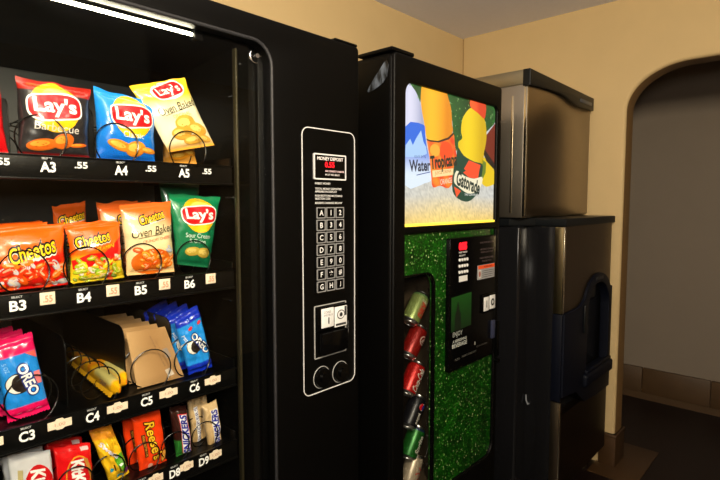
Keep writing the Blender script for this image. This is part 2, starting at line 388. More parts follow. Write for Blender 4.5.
for r_, row in enumerate(keys):
    for c_, ch in enumerate(row):
        cx = .9225 + c_ * .0348; cz = -.0275 - r_ * .0328
        k = MB().box(cx - .0135, cx + .0135, YF - .006, YF - .001, cz - .0125, cz + .0125, .002)
        k.plate(rrect(cx - .0158, cx + .0158, cz - .0148, cz + .0148, .002, 2), [rrect(cx - .0132, cx + .0132, cz - .0122, cz + .0122, .001, 2)], face_y(YF - .0055), .003, mi=1)
        ko = k.build('key', [M['black_smooth'], mat('grey_key_rim', (.20, .20, .20), .5) if 'grey_key_rim' not in bpy.data.materials else bpy.data.materials['grey_key_rim']], pad)
        art('key_letter', [txt(ch, cx, cz, .0135, lin(205, 205, 205), offset=.025)], PF(YF - .0062), M['paper'], ko)
# coin and bill box
cb = MB().plate(rrect(.900, 1.020, -.419, -.275, .003, 2), [rrect(.9025, 1.0175, -.4165, -.2775, .001, 2)], face_y(YF - .001), .0025, mi=1)
cb.box(.905, 1.016, YF - .010, YF, -.345, -.280, .003).box(.912, 1.010, YF - .022, YF, -.408, -.348, .006)
cb = cb.build('coin_box', [M['black_smooth'], M['dimwhite']], door)
MB().box(.917, .962, YF - .0125, YF - .009, -.336, -.284, .001).build('coin_slot_label', M['whitelab'], cb)
MB().box(.966, 1.013, YF - .0125, YF - .009, -.342, -.286, .001).build('coin_button_label', M['whitelab'], cb)
art('coin_slot_marks', [quad(.942, -.318, .004, .018, (.01, .01, .01)), txt('COINS', .936, -.294, .006, lin(110, 110, 110)), txt('AND BILLS', .939, -.302, .005, lin(110, 110, 110)),
    ell(.988, -.308, .015, .013, (.02, .02, .02), 1), ell(.988, -.308, .0125, .0105, lin(220, 220, 220), 2), ell(.988, -.308, .006, .006, (.02, .02, .02), 3), quad(1.006, -.30, .008, .026, (.03, .03, .03), 1), quad(.988, -.335, .04, .006, (.03, .03, .03), 1),
    ], PF(YF - .0125), M['paper'], cb)
art('coin_return_lettering', [txt('COIN RETURN', 1.029, -.352, .005, lin(120, 120, 120), rot=90, w=.035)], PF(YF), M['paper'], door)
for cx, cz, a0, a1 in ((.926, -.473, 20, 330), (.9965, -.475, 20, 300)):
    b = MB().cyl((cx, YF - .010, cz), (cx, YF, cz), .026, 28).cyl((cx, YF - .016, cz), (cx, YF - .009, cz), .012, 20)
    c_ = b.build('lock_cylinder', M['black_smooth'], door)
    b = MB().tube([(cx + .0295 * math.cos(R(a)), YF - .001, cz + .0295 * math.sin(R(a))) for a in range(a0 - 20, a1 + 1, 8)], .0012, 6)
    b.build('cylinder_ring', M['dimwhite'], c_)

# --- trays with their spirals
TR = {'A': .069, 'B': -.177, 'C': -.416, 'D': -.597}
SLOTS = {'A': ((.167, 'A2', .232, 'p'), (.302, 'A3', .358, 'p'), (.432, 'A4', .493, 'p'), (.567, 'A5', .623, 'p')),
         'B': ((.135, 'B2', .182, 's'), (.245, 'B3', .292, 's'), (.354, 'B4', .408, 's'), (.464, 'B5', .516, 's'), (.574, 'B6', .627, 's')),
         'C': ((.139, 'C2', .193, 't'), (.249, 'C3', .303, 't'), (.361, 'C4', .409, 't'), (.469, 'C5', .518, 't'), (.580, 'C6', .627, 't')),
         'D': ((.239, 'D4', .268, 't'), (.311, 'D5', .340, 't'), (.383, 'D6', .412, 't'), (.455, 'D7', .484, 't'), (.527, 'D8', .556, 't'), (.599, 'D9', .630, 't'))}
COILX = {'A': (.165, .302, .438, .595), 'B': (.150, .264, .371, .482, .602), 'C': (.150, .267, .390, .494, .593), 'D': (.262, .334, .398, .474, .545, .620)}
DIV = {'A': (.258, .4035, .548), 'B': (.209, .3445, .4500, .567), 'C': (.208, .335, .450, .556), 'D': (.224, .3005, .3685, .4415, .5335, .598)}
COILR = {'A': .041, 'B': .040, 'C': .043, 'D': .032}
PITCH = {'A': .066, 'B': .060, 'C': .042, 'D': .042}
COILY = {'A': 1.070, 'B': 1.070, 'C': 1.073, 'D': 1.073}
def spiral(cx, zb, r, pitch, n, y0=1.062):
    pts = []; seg = 32
    for k in range(n):
        for i in range(seg):
            t = i / seg; a = -90 + 360 * t
            u = min(t, 1 - t) * 2                      # 0 at the bottom of a turn, 1 at its top
            adv = .5 * (min(t * 6, 1) if t < .5 else 1 + 1 - min((1 - t) * 6, 1))
            y = y0 + (k + .35 * t + .65 * (adv - .5)) * pitch
            pts.append((cx + r * math.cos(R(a)), y, zb + r + r * math.sin(R(a))))
    return pts
for row, zc in TR.items():
    tr = MB().box(IX0 + .004, .690, 1.052, 1.056, zc - .025, zc + .016, .001)                 # price rail
    tr.box(IX0 + .004, .690, 1.0455, 1.056, zc - .0285, zc - .0245, .001).box(IX0 + .004, .690, 1.048, 1.056, zc + .014, zc + .0165, .001)
    tr.box(IX0 + .004, .690, 1.056, 1.52, zc + .004, zc + .008)                                # tray floor
    tr.box(IX0 + .004, .008 + IX0, 1.056, 1.52, zc - .02, zc + .05).box(.686, .690, 1.056, 1.52, zc - .02, zc + .035)
    tray = tr.build('shelf_tray', M['tray'], vm)
    sx = COILX[row]
    for x in DIV[row]:                                                                         # tall rounded dividers between the lanes
        hh = zc + .008 + (.125 if row == 'B' else .141 if row == 'C' else .115 if row == 'A' else .085)
        MB().prism(rrect(1.108, 1.50, zc + .008, hh, (0, 0, .03, 0)), lambda a, c, d: (d, a, c), x - .0012, x + .0012).build('lane_divider', M['tray'], tray)
    for x in sx:
        n = 6 if row in 'AB' else 9
        if row == 'A': n = 6
        MB().tube(spiral(x, zc + .0095, (.036 if row == 'C' and x == .390 else COILR[row]), (.055 if row == 'C' and x == .390 else PITCH[row]), n, COILY[row]), .0014, 6).build('spiral_wire', M['wire'], tray)
    for x, code, sxp, kind in SLOTS[row]:
        sh = [txt(code, x, zc - .005, .0175, lin(240, 240, 240), offset=.03, w=.024), txt('SELECT', x - .001, zc + .0105, .0035, lin(190, 190, 190), w=.017, offset=.02)]
        if kind == 'p': art('slot_price', [txt('.55', sxp, zc + .001, .0115, lin(225, 225, 225), offset=.03, w=.022)], PF(1.052), M['paper'], tray)
        art('slot_code', sh, PF(1.052), M['paper'], tray)
        if kind == 's':
            s_ = MB().box(sxp - .0125, sxp + .0125, 1.0508, 1.052, zc - .010, zc + .013, .0004).build('price_sticker', M['sticker'], tray)
            art('sticker_print', [txt('.55', sxp, zc + .001, .012, lin(225, 140, 110), offset=.02, w=.015)], PF(1.0508), M['paper'], s_)
        if kind == 't':
            wd = .0205 if row == 'C' else .016
            pts = [(-wd, -.009), (-.008, -.009), (-.005, -.0115), (.005, -.0115), (.008, -.009), (wd, -.009), (wd, .006), (.008, .006), (.005, .0095), (-.005, .0095), (-.008, .006), (-wd, .006)]
            s_ = MB().prism([(sxp + a, zc + .001 + c) for a, c in pts], face_y(0), 1.0508, 1.052).build('price_sticker', M['sticker'], tray)
            art('sticker_print', [txt('1.00', sxp, zc, .006, lin(190, 140, 110), w=.018)], PF(1.0508), M['paper'], s_)

# ================================================================== PACKETS
def noise_sum(seed, n=7, lo=3, hi=11):
    rd = random.Random(seed); T = []
    for _ in range(n):
        a = rd.uniform(0, math.pi); f = rd.uniform(lo, hi); T.append((math.cos(a) * f, math.sin(a) * f, rd.uniform(0, 6.28), rd.uniform(.5, 1) / f))
    return lambda u, v: sum(q * math.sin(x * u + y * v + p) for x, y, p, q in T)
LABELS_USED = set()
def packet(name, label, group, cat, quad_, y, th, colf, arts, seed, style='bag', lean=0., wr=.0042, zig=False, base_m=None, twist=0.):
    wr *= 1.35
    """quad_: the four corners (x, z) top left, top right, bottom right, bottom left of the packet standing in its lane"""
    TL, TR_, BR, BL = quad_
    wdt = ((TR_[0] - TL[0]) + (BR[0] - BL[0])) / 2; hgt = (math.hypot(TL[0] - BL[0], TL[1] - BL[1]) + math.hypot(TR_[0] - BR[0], TR_[1] - BR[1])) / 2
    org = ((BL[0] + BR[0]) / 2, y, min(BL[1], BR[1]))
    nf = noise_sum(seed); nf2 = noise_sum(seed + 99, 5, 14, 26)
    def prof(u, v):
        au = min(1, abs(u))
        if style == 'bag':
            e = max(0, 1 - au ** 3) ** .65; q = max(0, min(1, (v - .05) / .88)); return e * max(0, math.sin(math.pi * q)) ** .5
        if style == 'bar':
            e = max(0, 1 - au ** 4) ** .45; q = max(0, min(1, (v - .07) / .86)); return e * max(0, math.sin(math.pi * q)) ** .22
        return min(1, (1 - au) * 22) * min(1, v * 60) * min(1, (1 - v) * 60) if style == 'card' else 1
    def P(u, v, side, off=0.):
        s = (u + 1) / 2
        if style == 'bag': s = .5 + (s - .5) * (1 - .05 * math.sin(math.pi * v) + .01 * nf2(u * .3, v))
        x = (TL[0] * (1 - s) + TR_[0] * s) * v + (BL[0] * (1 - s) + BR[0] * s) * (1 - v)
        z = (TL[1] * (1 - s) + TR_[1] * s) * v + (BL[1] * (1 - s) + BR[1] * s) * (1 - v)
        p = prof(u, v); wv = (nf(u * 1.2, v * 3) * wr + nf2(u, v * 2.4) * wr * .8)
        if style == 'card': wv *= .05
        yy = y + lean * v + twist * u * v + (-1 if side == 0 else 1) * (p * th + .0004) + wv * (p * (1 if side == 0 else .4) + .35 * (1 - p))
        if style != 'card':
            z += .0022 * nf(u * 1.5, v) * v ** 3 * (2 if v > .97 else 1); x += .0016 * nf(v * 4, 1.3) * abs(u) ** 3 * (1 if u > 0 else -1)
        if style != 'card' and (v > .94 or v < .05): yy += .0009 * math.sin(v * hgt * 2200)
        if zig and (v > .985 or v < .015): z += .0012 * (1 if int((u + 1) * 14) % 2 else -1)
        return (x, yy - off, z)
    nu, nv = (40, 52) if style != 'card' else (10, 12)
    mb = MB(); vs = []
    for side in (0, 1):
        for j in range(nv + 1):
            for i in range(nu + 1): vs.append(P(-1 + 2 * i / nu, j / nv, side))
    N = (nu + 1) * (nv + 1); mb.v = vs
    def face(ix, uv):
        mb.f.append(ix); mb.m.append(0); mb.sm.append(True); mb.c.append([colf(*q) for q in uv])
    for side in (0, 1):
        for j in range(nv):
            for i in range(nu):
                ix = [side * N + a for a in (j * (nu + 1) + i, j * (nu + 1) + i + 1, (j + 1) * (nu + 1) + i + 1, (j + 1) * (nu + 1) + i)]
                uv = [(-1 + 2 * a / nu, c / nv) for a, c in ((i, j), (i + 1, j), (i + 1, j + 1), (i, j + 1))]
                face(ix if side == 0 else ix[::-1], uv)
    ring = [j * (nu + 1) for j in range(nv + 1)] + [nv * (nu + 1) + i for i in range(1, nu + 1)] + [j * (nu + 1) + nu for j in range(nv - 1, -1, -1)] + [i for i in range(nu - 1, 0, -1)]
    for a, c in zip(ring, ring[1:] + ring[:1]):
        uva = (-1 + 2 * (a % (nu + 1)) / nu, (a // (nu + 1)) / nv); uvc = (-1 + 2 * (c % (nu + 1)) / nu, (c // (nu + 1)) / nv)
        face([a, c, c + N, a + N], [uva, uvc, uvc, uva])
    root = mb.build(name, base_m or M['film'], origin=org, smooth_angle=70)
    tag(root, label, cat, group)
    # artwork coordinates: a in -1..1 across, b in 0..1 up, in units where both axes are metric through wdt/hgt
    def PA(a, c, off): 
        u = max(-1, min(1, a / (wdt / 2))); v = max(0, min(1, c / hgt)); return P(u, v, 0, off)
    for pn, shapes in arts(wdt, hgt): art(pn, shapes, PA, base_m or M['film'], root, cut=.004, step=.0005)
    return root
def copy_tree(o, parent=None, off=(0, 0, 0), label=None):
    c = o.copy(); COL.objects.link(c); c.parent = parent
    if parent is None: c.location = o.location + Vector(off); c['label'] = label or o.get('label', '')
    for ch in o.children: copy_tree(ch, c)
    return c
def mixc(a, c, t): t = max(0, min(1, t)); return tuple(x * (1 - t) + y * t for x, y in zip(a, c))

RED = lin(205, 15, 25); WHITE = lin(240, 240, 235); YEL = lin(250, 190, 25); BLACKC = lin(18, 16, 16)
def squircle(x, z, rx, rz, col, layer, rot=0, p=3.4, wave=.10, n=40):
    c, q = math.cos(R(rot)), math.sin(R(rot)); o = []
    for k in range(n):
        t = 2 * math.pi * k / n; a = rx * math.copysign(abs(math.cos(t)) ** (2 / p), math.cos(t)); b_ = rz * math.copysign(abs(math.sin(t)) ** (2 / p), math.sin(t)) + wave * rz * math.sin(a / rx * 3)
        o.append((x + a * c - b_ * q, z + a * q + b_ * c))
    return pol(o, col, layer)
def lays(w_, h, cz, r=.34, cx=0., tilt=2):
    R0 = w_ * r; x = cx * w_; z = h * cz
    return [ell(x, z, R0 * .93, R0 * .98, YEL, 1), ell(x + R0 * .1, z + R0 * .35, R0 * .6, R0 * .45, lin(255, 218, 100), 2),
            squircle(x, z + R0 * .02, R0 * 1.03, R0 * .56, WHITE, 3, tilt), squircle(x, z + R0 * .02, R0 * .97, R0 * .49, RED, 4, tilt),
            txt("Lay's", x, z + R0 * .0, R0 * .74, WHITE, 6, rot=tilt, w=R0 * 1.55, offset=.03)]
def chips(w_, h, pts, seed, c1=lin(235, 150, 30), c2=lin(250, 195, 80)):
    rd = random.Random(seed); out = []
    for k, (x, z, rx, rz, ro) in enumerate(pts):
        x *= w_; z *= h; rx *= w_; rz *= w_
        out += [ell(x, z, rx, rz, mixc(c1, (.3, .1, .01), .35), 1, ro), ell(x, z + rz * .08, rx * .94, rz * .9, c1, 2, ro), ell(x - rx * .2, z + rz * .15, rx * .6, rz * .5, c2, 3, ro)]
        for _ in range(5): out.append(ell(x + rd.uniform(-.5, .5) * rx, z + rd.uniform(-.4, .4) * rz, rx * .07, rz * .07, mixc(c1, (.25, .06, 0), .5), 4))
    return out
CHIPPTS = [(-.22, .17, .24, .10, -8), (.10, .22, .19, .13, 12), (.32, .17, .17, .05, 4)]
def puffs(w_, h, seed, box_, n, cols, rr=(.05, .11), asp=2.4):
    rd = random.Random(seed); out = []
    for k in range(n):
        x = rd.uniform(box_[0], box_[1]) * w_; z = rd.uniform(box_[2], box_[3]) * h; r_ = rd.uniform(*rr) * w_; a = rd.uniform(-60, 50); c = rd.choice(cols)
        out.append(ell(x, z, r_ * 1.06, r_ / asp * 1.25, mixc(c, (.25, .02, 0), .55), 1 + k % 3, a, 14)); out.append(ell(x, z + r_ * .05, r_, r_ / asp, c, 2 + k % 3, a, 14))
        out.append(ell(x - r_ * .15, z + r_ * .12, r_ * .5, r_ / asp * .35, mixc(c, (1, .75, .45), .5), 3 + k % 3, a, 12))
    return out
def cheetos(w_, h, cx, cz, ww, hh, tilt, arc=.0):
    x, z = cx * w_, cz * h; W_ = ww * w_; H_ = hh * w_
    a = dict(w=W_, arc=arc, shear=.12)
    return [txt('Cheetos', x, z - H_ * .05, H_, lin(235, 225, 215), 2, tilt, offset=.125, **a), txt('Cheetos', x, z, H_, BLACKC, 3, tilt, offset=.105, **a), txt('Cheetos', x, z, H_, lin(255, 205, 20), 6, tilt, offset=.012, **a)]
GB = 'crisp bags on the top shelf'
# ---- top shelf
packet('snack_bag', 'bright red snack bag cut by the left edge, beside the black barbecue crisps', GB, 'snack bag', [(.150, .214), (.247, .208), (.255, .086), (.152, .084)], 1.105, .021,
       lambda u, v: WHITE if v < .035 else lin(205, 12, 22), lambda w_, h: [('logo', lays(w_, h, .62))], 3)
packet('crisp_bag', 'black bag of barbecue potato crisps with a red band across its top', GB, 'snack bag', [(.271, .229), (.400, .223), (.393, .084), (.268, .083)], 1.105, .023,
       lambda u, v: lin(165, 28, 18) if v > .86 + .06 * u * 0 else (lin(120, 10, 16) if v < .06 else lin(38, 36, 38)),
       lambda w_, h: [('logo', lays(w_, h, .66, .37, -.04)), ('lettering', [txt('Barbecue', -.02 * w_, .40 * h, .115 * w_, lin(215, 205, 195), 2, w=.62 * w_, rot=-2), txt('KETTLE SMOKED FLAVOR', -.1 * w_, .93 * h, .04 * w_, lin(230, 140, 30), 2, w=.55 * w_)]),
                      ('crisp_picture', chips(w_, h, [(-.20, .17, .22, .085, 8), (.08, .23, .15, .11, 20), (.30, .19, .14, .03, 6)], 1, lin(215, 100, 25), lin(240, 150, 50)))], 5)
packet('crisp_bag', 'bright blue bag of classic potato crisps on the top shelf', GB, 'snack bag', [(.404, .232), (.534, .218), (.528, .085), (.406, .084)], 1.105, .022,
       lambda u, v: mixc(lin(10, 95, 200), lin(20, 140, 230), v * 1.2), lambda w_, h: [('logo', lays(w_, h, .67, .36, .05)), ('lettering', [txt('Classic', .05 * w_, .40 * h, .10 * w_, lin(200, 225, 245), 2, w=.36 * w_)]),
        ('crisp_picture', chips(w_, h, [(-.16, .23, .22, .08, -14), (.10, .20, .17, .13, 10), (.33, .19, .16, .05, -6)], 2, lin(225, 140, 40), lin(250, 190, 80)))], 8)
YC = [(.480, .246), (.606, .286), (.674, .137), (.558, .112)]
def oven_l(w_, h):
    return [('logo', [ell(.06 * w_, .86 * h, .34 * w_, .17 * w_, WHITE, 1, 6), squircle(.06 * w_, .86 * h, .31 * w_, .145 * w_, WHITE, 2, 6), squircle(.06 * w_, .86 * h, .285 * w_, .12 * w_, RED, 3, 6), txt("Lay's", .06 * w_, .855 * h, .19 * w_, WHITE, 6, 6, w=.44 * w_, offset=.015)]),
            ('lettering', [txt('Oven Baked', .05 * w_, .62 * h, .15 * w_, BLACKC, 2, 8, shear=.25, w=.80 * w_, offset=.0), quad(.0, .555 * h, .55 * w_, .008 * w_, BLACKC, 2, 10), txt('ORIGINAL', .05 * w_, .50 * h, .07 * w_, lin(225, 170, 40), 2, 6, w=.36 * w_)]),
            ('crisp_picture', chips(w_, h, [(.05, .37, .22, .16, 10), (.24, .27, .2, .13, -20), (-.12, .24, .2, .13, 0), (.1, .13, .24, .09, 5), (.33, .12, .14, .07, -20)], 4, lin(225, 165, 60), lin(245, 205, 110)))]
packet('crisp_bag', 'yellow oven baked crisp bag leaning left, in front of its like on the top shelf', GB, 'snack bag', YC, 1.100, .017,
       lambda u, v: mixc(mixc(lin(225, 160, 50), lin(240, 230, 190), (v - .02) * 8), lin(250, 205, 40), (v - .62) * 6), oven_l, 12, lean=.012, wr=.006)
packet('crisp_bag', 'second yellow crisp bag, standing behind the leaning oven baked crisps', GB, 'snack bag', [(.53, .254), (.628, .270), (.655, .094), (.563, .084)], 1.150, .022,
       lambda u, v: mixc(lin(215, 150, 60), lin(250, 205, 40), (v - .3) * 4), lambda w_, h: [('crisp_picture', chips(w_, h, [(.0, .12, .3, .10, 4), (.3, .15, .2, .08, -10)], 5))], 14)
# ---- second shelf
ORG_ = lin(245, 100, 15); DRED = lin(215, 20, 12)
GC = 'cheese snack bags on the second shelf'
def cheet_a(w_, h):
    cols = [lin(250, 90, 15), lin(240, 60, 12), lin(255, 120, 30), lin(205, 200, 205), lin(225, 40, 15)]
    return [('logo', cheetos(w_, h, .04, .62, .60, .21, 13)), ('puff_picture', puffs(w_, h, 21, (-.42, .44, .05, .44), 46, cols))]
cA = packet('cheese_snack_bag', 'orange and red bag of crunchy cheese puffs over label B3, front of its lane', GC, 'snack bag', [(.205, -.050), (.341, -.040), (.343, -.162), (.212, -.162)], 1.103, .022,
       lambda u, v: mixc(DRED, ORG_, (v - .45 - .08 * u) * 9), cheet_a, 31)
for k, (dx, dz, wh) in enumerate(((-.012, .004, 'second'), (-.004, .007, 'third'), (.008, .010, 'rearmost'))):
    copy_tree(cA, None, (dx, .060 * (k + 1), 0), 'orange and red cheese puff bag above label B3, %s in its lane' % wh)
def cheet_b(w_, h):
    cols = [lin(235, 200, 20), lin(170, 190, 30), lin(240, 90, 20), lin(245, 130, 20), lin(225, 35, 20), lin(230, 215, 200), lin(130, 170, 40)]
    return [('logo', cheetos(w_, h, -.10, .74, .66, .20, 10)), ('lettering', [txt('FLAMIN', .12 * w_, .585 * h, .07 * w_, lin(250, 190, 20), 3, 8, shear=.3, w=.36 * w_)]),
            ('red_flash', [pol([(-.5 * w_, .40 * h), (-.2 * w_, .50 * h), (.1 * w_, .50 * h), (.47 * w_, .74 * h), (.47 * w_, .40 * h), (.1 * w_, .30 * h), (-.47 * w_, .25 * h)], lin(225, 20, 20), 0)]),
            ('puff_picture', puffs(w_, h, 25, (-.44, .44, .05, .44), 60, cols))]
cB = packet('cheese_snack_bag', 'orange cheese puff bag with lime and red pieces above label B4, front of its lane', GC, 'snack bag', [(.345, -.046), (.446, -.039), (.452, -.160), (.348, -.161)], 1.103, .020,
       lambda u, v: mixc(lin(225, 190, 30), ORG_, (v - .42) * 12), cheet_b, 37)
copy_tree(cB, None, (-.001, .060, 0), 'orange cheese puff bag with lime pieces, second behind the B4 front bag')
packet('cheese_snack_bag', 'dull orange cheese puff bag turned aside, deepest of the B4 lane', GC, 'snack bag', [(.362, -.008), (.430, .002), (.434, -.150), (.366, -.160)], 1.245, .020,
       lambda u, v: mixc(lin(160, 60, 20), lin(225, 95, 25), (v - .3) * 3), lambda w_, h: [('logo', cheetos(w_, h, .0, .80, .8, .26, 8))], 41)
def oven_c(w_, h):
    return [('logo', cheetos(w_, h, .02, .80, .52, .17, 12)),
            ('lettering', [txt('Oven Baked', .03 * w_, .615 * h, .16 * w_, BLACKC, 3, 6, shear=.25, w=.88 * w_), quad(-.06 * w_, .54 * h, .5 * w_, .010 * w_, BLACKC, 2, 6), txt('CRUNCHY CHEESE', .08 * w_, .49 * h, .055 * w_, lin(225, 80, 50), 2, 6, w=.6 * w_)]),
            ('puff_picture', [ell(-.02 * w_, .18 * h, .42 * w_, .26 * w_, lin(215, 100, 20), 0)] + puffs(w_, h, 45, (-.40, .18, .08, .36), 20, [lin(250, 130, 25), lin(245, 165, 50), lin(235, 90, 20)], asp=2) + puffs(w_, h, 46, (.26, .44, .06, .44), 7, [lin(250, 130, 25), lin(190, 200, 215), lin(240, 160, 40)]))]
cC = packet('cheese_snack_bag', 'orange and cream oven baked cheese puff bag above label B5, front of its lane', GC, 'snack bag', [(.447, -.006), (.562, .004), (.565, -.158), (.458, -.156)], 1.103, .022,
       lambda u, v: mixc(mixc(lin(235, 190, 130), lin(238, 215, 165), v * 2), lin(248, 112, 40), (v - .68 + .08 * u) * 6), oven_c, 51)
copy_tree(cC, None, (-.014, .075, 0), 'orange and cream baked cheese puff bag, directly behind the B5 front bag')
packet('cheese_snack_bag', 'plain orange topped bag lying deepest in the B5 lane', GC, 'snack bag', [(.453, -.001), (.548, .006), (.552, -.150), (.458, -.158)], 1.245, .020,
       lambda u, v: mixc(lin(238, 205, 155), lin(248, 108, 35), (v - .6) * 6), lambda w_, h: [('logo', cheetos(w_, h, .02, .70, .52, .17, 8))], 53)
GRN = lin(10, 120, 75)
cD = packet('crisp_bag', 'green bag of sour cream and onion crisps above label B6', GC, 'snack bag', [(.556, .020), (.690, .013), (.656, -.158), (.572, -.142)], 1.105, .020,
       lambda u, v: mixc(lin(10, 95, 60), lin(12, 135, 85), v), lambda w_, h: [('logo', lays(w_, h, .72, .38, .03, 2)), ('lettering', [txt('Sour Cream', .0, .435 * h, .10 * w_, lin(220, 235, 220), 2, w=.60 * w_), txt('& Onion', -.02 * w_, .36 * h, .09 * w_, lin(220, 235, 220), 2, w=.40 * w_)]),
        ('crisp_picture', chips(w_, h, [(-.12, .21, .20, .10, 8), (.18, .20, .20, .11, -6)], 7, lin(190, 160, 60), lin(215, 190, 100)))], 57)
packet('crisp_bag', 'green crisp bag whose top shows behind the sour cream crisps', GC, 'snack bag', [(.565, .052), (.668, .048), (.66, -.150), (.582, -.150)], 1.165, .020, lambda u, v: lin(12, 95, 62), lambda w_, h: [], 59)

# ---- third shelf
GT = 'sweets on the third shelf'
PINK = lin(225, 15, 90); LB = lin(25, 130, 215)
def oreo(w_, h, rot=-78, cx=.12, cookie=True):
    t = []
    if cookie: t += [ell(-.12 * w_, .46 * h, .30 * w_, .30 * w_, lin(35, 28, 25), 1), ell(-.16 * w_, .46 * h, .24 * w_, .27 * w_, lin(230, 225, 215), 2), ell(-.06 * w_, .46 * h, .22 * w_, .26 * w_, lin(35, 28, 25), 3)]
    t += [txt('OREO', cx * w_, .48 * h, .24 * w_, lin(20, 45, 130), 4, rot, w=.40 * h, offset=.12), txt('OREO', cx * w_, .48 * h, .24 * w_, WHITE, 6, rot, w=.40 * h, offset=.03)]
    return t
cO = packet('cookie_pack', 'blue cookie sleeve with hot pink ends above label C3, front of its lane', GT, 'cookie pack', [(.211, -.254), (.276, -.244), (.299, -.398), (.231, -.403)], 1.094, .013,
       lambda u, v: PINK if (v > .80 or v < .17) else LB, lambda w_, h: [('logo', oreo(w_, h)), ('pink_flash', [pol([(.18 * w_, .80 * h), (.46 * w_, .80 * h), (.46 * w_, .70 * h)], lin(235, 95, 90), 1), quad(.36 * w_, .47 * h, .16 * w_, .16 * h, lin(225, 120, 125), 1)]), ('lettering', [txt('5 OZ', -.32 * w_, .68 * h, .10 * w_, lin(150, 200, 240), 2, -80, w=.12 * h), txt('* * *', 0, .08 * h, .06 * w_, lin(250, 170, 200), 2, 3, w=.6 * w_)])], 61, 'bar', zig=True, lean=.006)
for k, wh in enumerate(('second', 'third')): copy_tree(cO, None, (-.006 - .006 * k, .042 * (k + 1), 0), 'pink ended blue cookie sleeve, %s in the C3 lane' % wh)
# long yellow bars lying along the C4 spiral
def long_bar(label, x0, x1, zb, zt, y0, y1, ww, seed):
    root_o = ((x0 + x1) / 2, (y0 + y1) / 2, zb); nfn = noise_sum(seed)
    n = 40; m = 14; vs = []; cols = []
    for j in range(n + 1):
        t = j / n; y = y0 + (y1 - y0) * t; x = x0 + (x1 - x0) * t
        e = max(.08, min(1, min(t, 1 - t) * 16)) 
        for i in range(m):
            a = 2 * math.pi * i / m; ca, sa = math.cos(a), math.sin(a)
            rz = (zt - zb) / 2
            vs.append((x + ww / 2 * e * math.copysign(abs(ca) ** .7, ca) + .0015 * nfn(a, t * 8), y, zb + rz + rz * (.25 + .75 * e) * math.copysign(abs(sa) ** .7, sa) + .0015 * nfn(t * 6, a)))
    mb = MB(); mb.v = vs
    def cf(t, a):
        c = lin(245, 180, 15)
        if .06 < t < .34: c = lin(230, 215, 130) if math.cos(a) > -.2 or math.sin(a) > .2 else c
        if .34 < t < .9 and int(t * 22) % 3 == 0: c = lin(240, 140, 20)
        return c
    for j in range(n):
        for i in range(m):
            i2 = (i + 1) % m; mb.f.append([j * m + i, j * m + i2, (j + 1) * m + i2, (j + 1) * m + i]); mb.m.append(0); mb.sm.append(True)
            mb.c.append([cf((j + dj) / n, 2 * math.pi * (i + di) / m) for di, dj in ((0, 0), (1, 0), (1, 1), (0, 1))])
    for base in (0, n * m): mb.f.append([base + i for i in range(m)]); mb.m.append(0); mb.sm.append(True); mb.c.append(lin(240, 120, 20))
    o = mb.build('candy_bar', M['film'], origin=root_o, smooth_angle=60); tag(o, label, 'candy', GT)
    # serrated seam along the lower aisle-side edge
    sv = []; sf = []; K = 46
    for k in range(K + 1):
        t = .03 + .94 * k / K; y = y0 + (y1 - y0) * t; x = x0 + (x1 - x0) * t - ww / 2 * .8
        sv += [(x, y, zb + .010), (x - .006 - (.003 if k % 2 else 0), y, zb + .002)]
    for k in range(K): sf.append([2 * k, 2 * k + 1, 2 * k + 3, 2 * k + 2])
    MB().add(sv, sf, lin(235, 175, 30)).build('serrated_seam', M['film'], o)
    sh = [quad(.5, .5, 0, 0, WHITE)]
    PT = lambda a, c, off: (x0 + (x1 - x0) * a - ww / 2 - off - .0015, y0 + (y1 - y0) * a, c)
    art('wordmark', [txt('CHEWY', .16, (zb + zt) / 2 + .002, .011, lin(30, 60, 160), 2, w=-.11)], lambda a, c, off: (x0 + (x1 - x0) * a - ww / 2 - off - .001, y0 + (y1 - y0) * a, c), M['film'], o)
    return o
long_bar('long yellow candy bar lying along the C4 spiral, the lower one nearer the glass', .420, .448, -.4030, -.370, 1.064, 1.46, .024, 71)
long_bar('long yellow candy bar lying along the C4 spiral, tucked to the right of its twin', .442, .478, -.3980, -.362, 1.085, 1.46, .022, 73)
TAN = lin(190, 152, 105)
def tan_a(w_, h):
    return [('lettering', [txt('NUT & FRUIT SNACK BAR', .10 * w_, .58 * h, .035 * w_, lin(110, 85, 65), 1, -80, w=.6 * h), txt('natural whole grain', .19 * w_, .55 * h, .03 * w_, lin(120, 95, 70), 1, -80, w=.5 * h)]),
            ('foil_patch', [quad(.30 * w_, .52 * h, .12 * w_, .18 * h, lin(150, 135, 125), 1, 8), quad(.22 * w_, .16 * h, .14 * w_, .14 * h, lin(205, 190, 175), 1, 12)])]
cT = packet('snack_pouch', 'flat tan paper snack pouch above label C5, front of its lane', GT, 'snack pouch', [(.4535, -.280), (.541, -.282), (.578, -.405), (.469, -.405)], 1.095, .0022,
       lambda u, v: mixc(TAN, lin(165, 125, 80), .5 + .5 * math.sin(u * 2 + 1)), tan_a, 81, 'card', lean=.012)
for k, wh in enumerate(('second', 'third', 'fourth', 'fifth', 'rearmost')): copy_tree(cT, None, (0, .042 * (k + 1), 0), 'flat tan paper snack pouch, %s in the C5 lane' % wh)
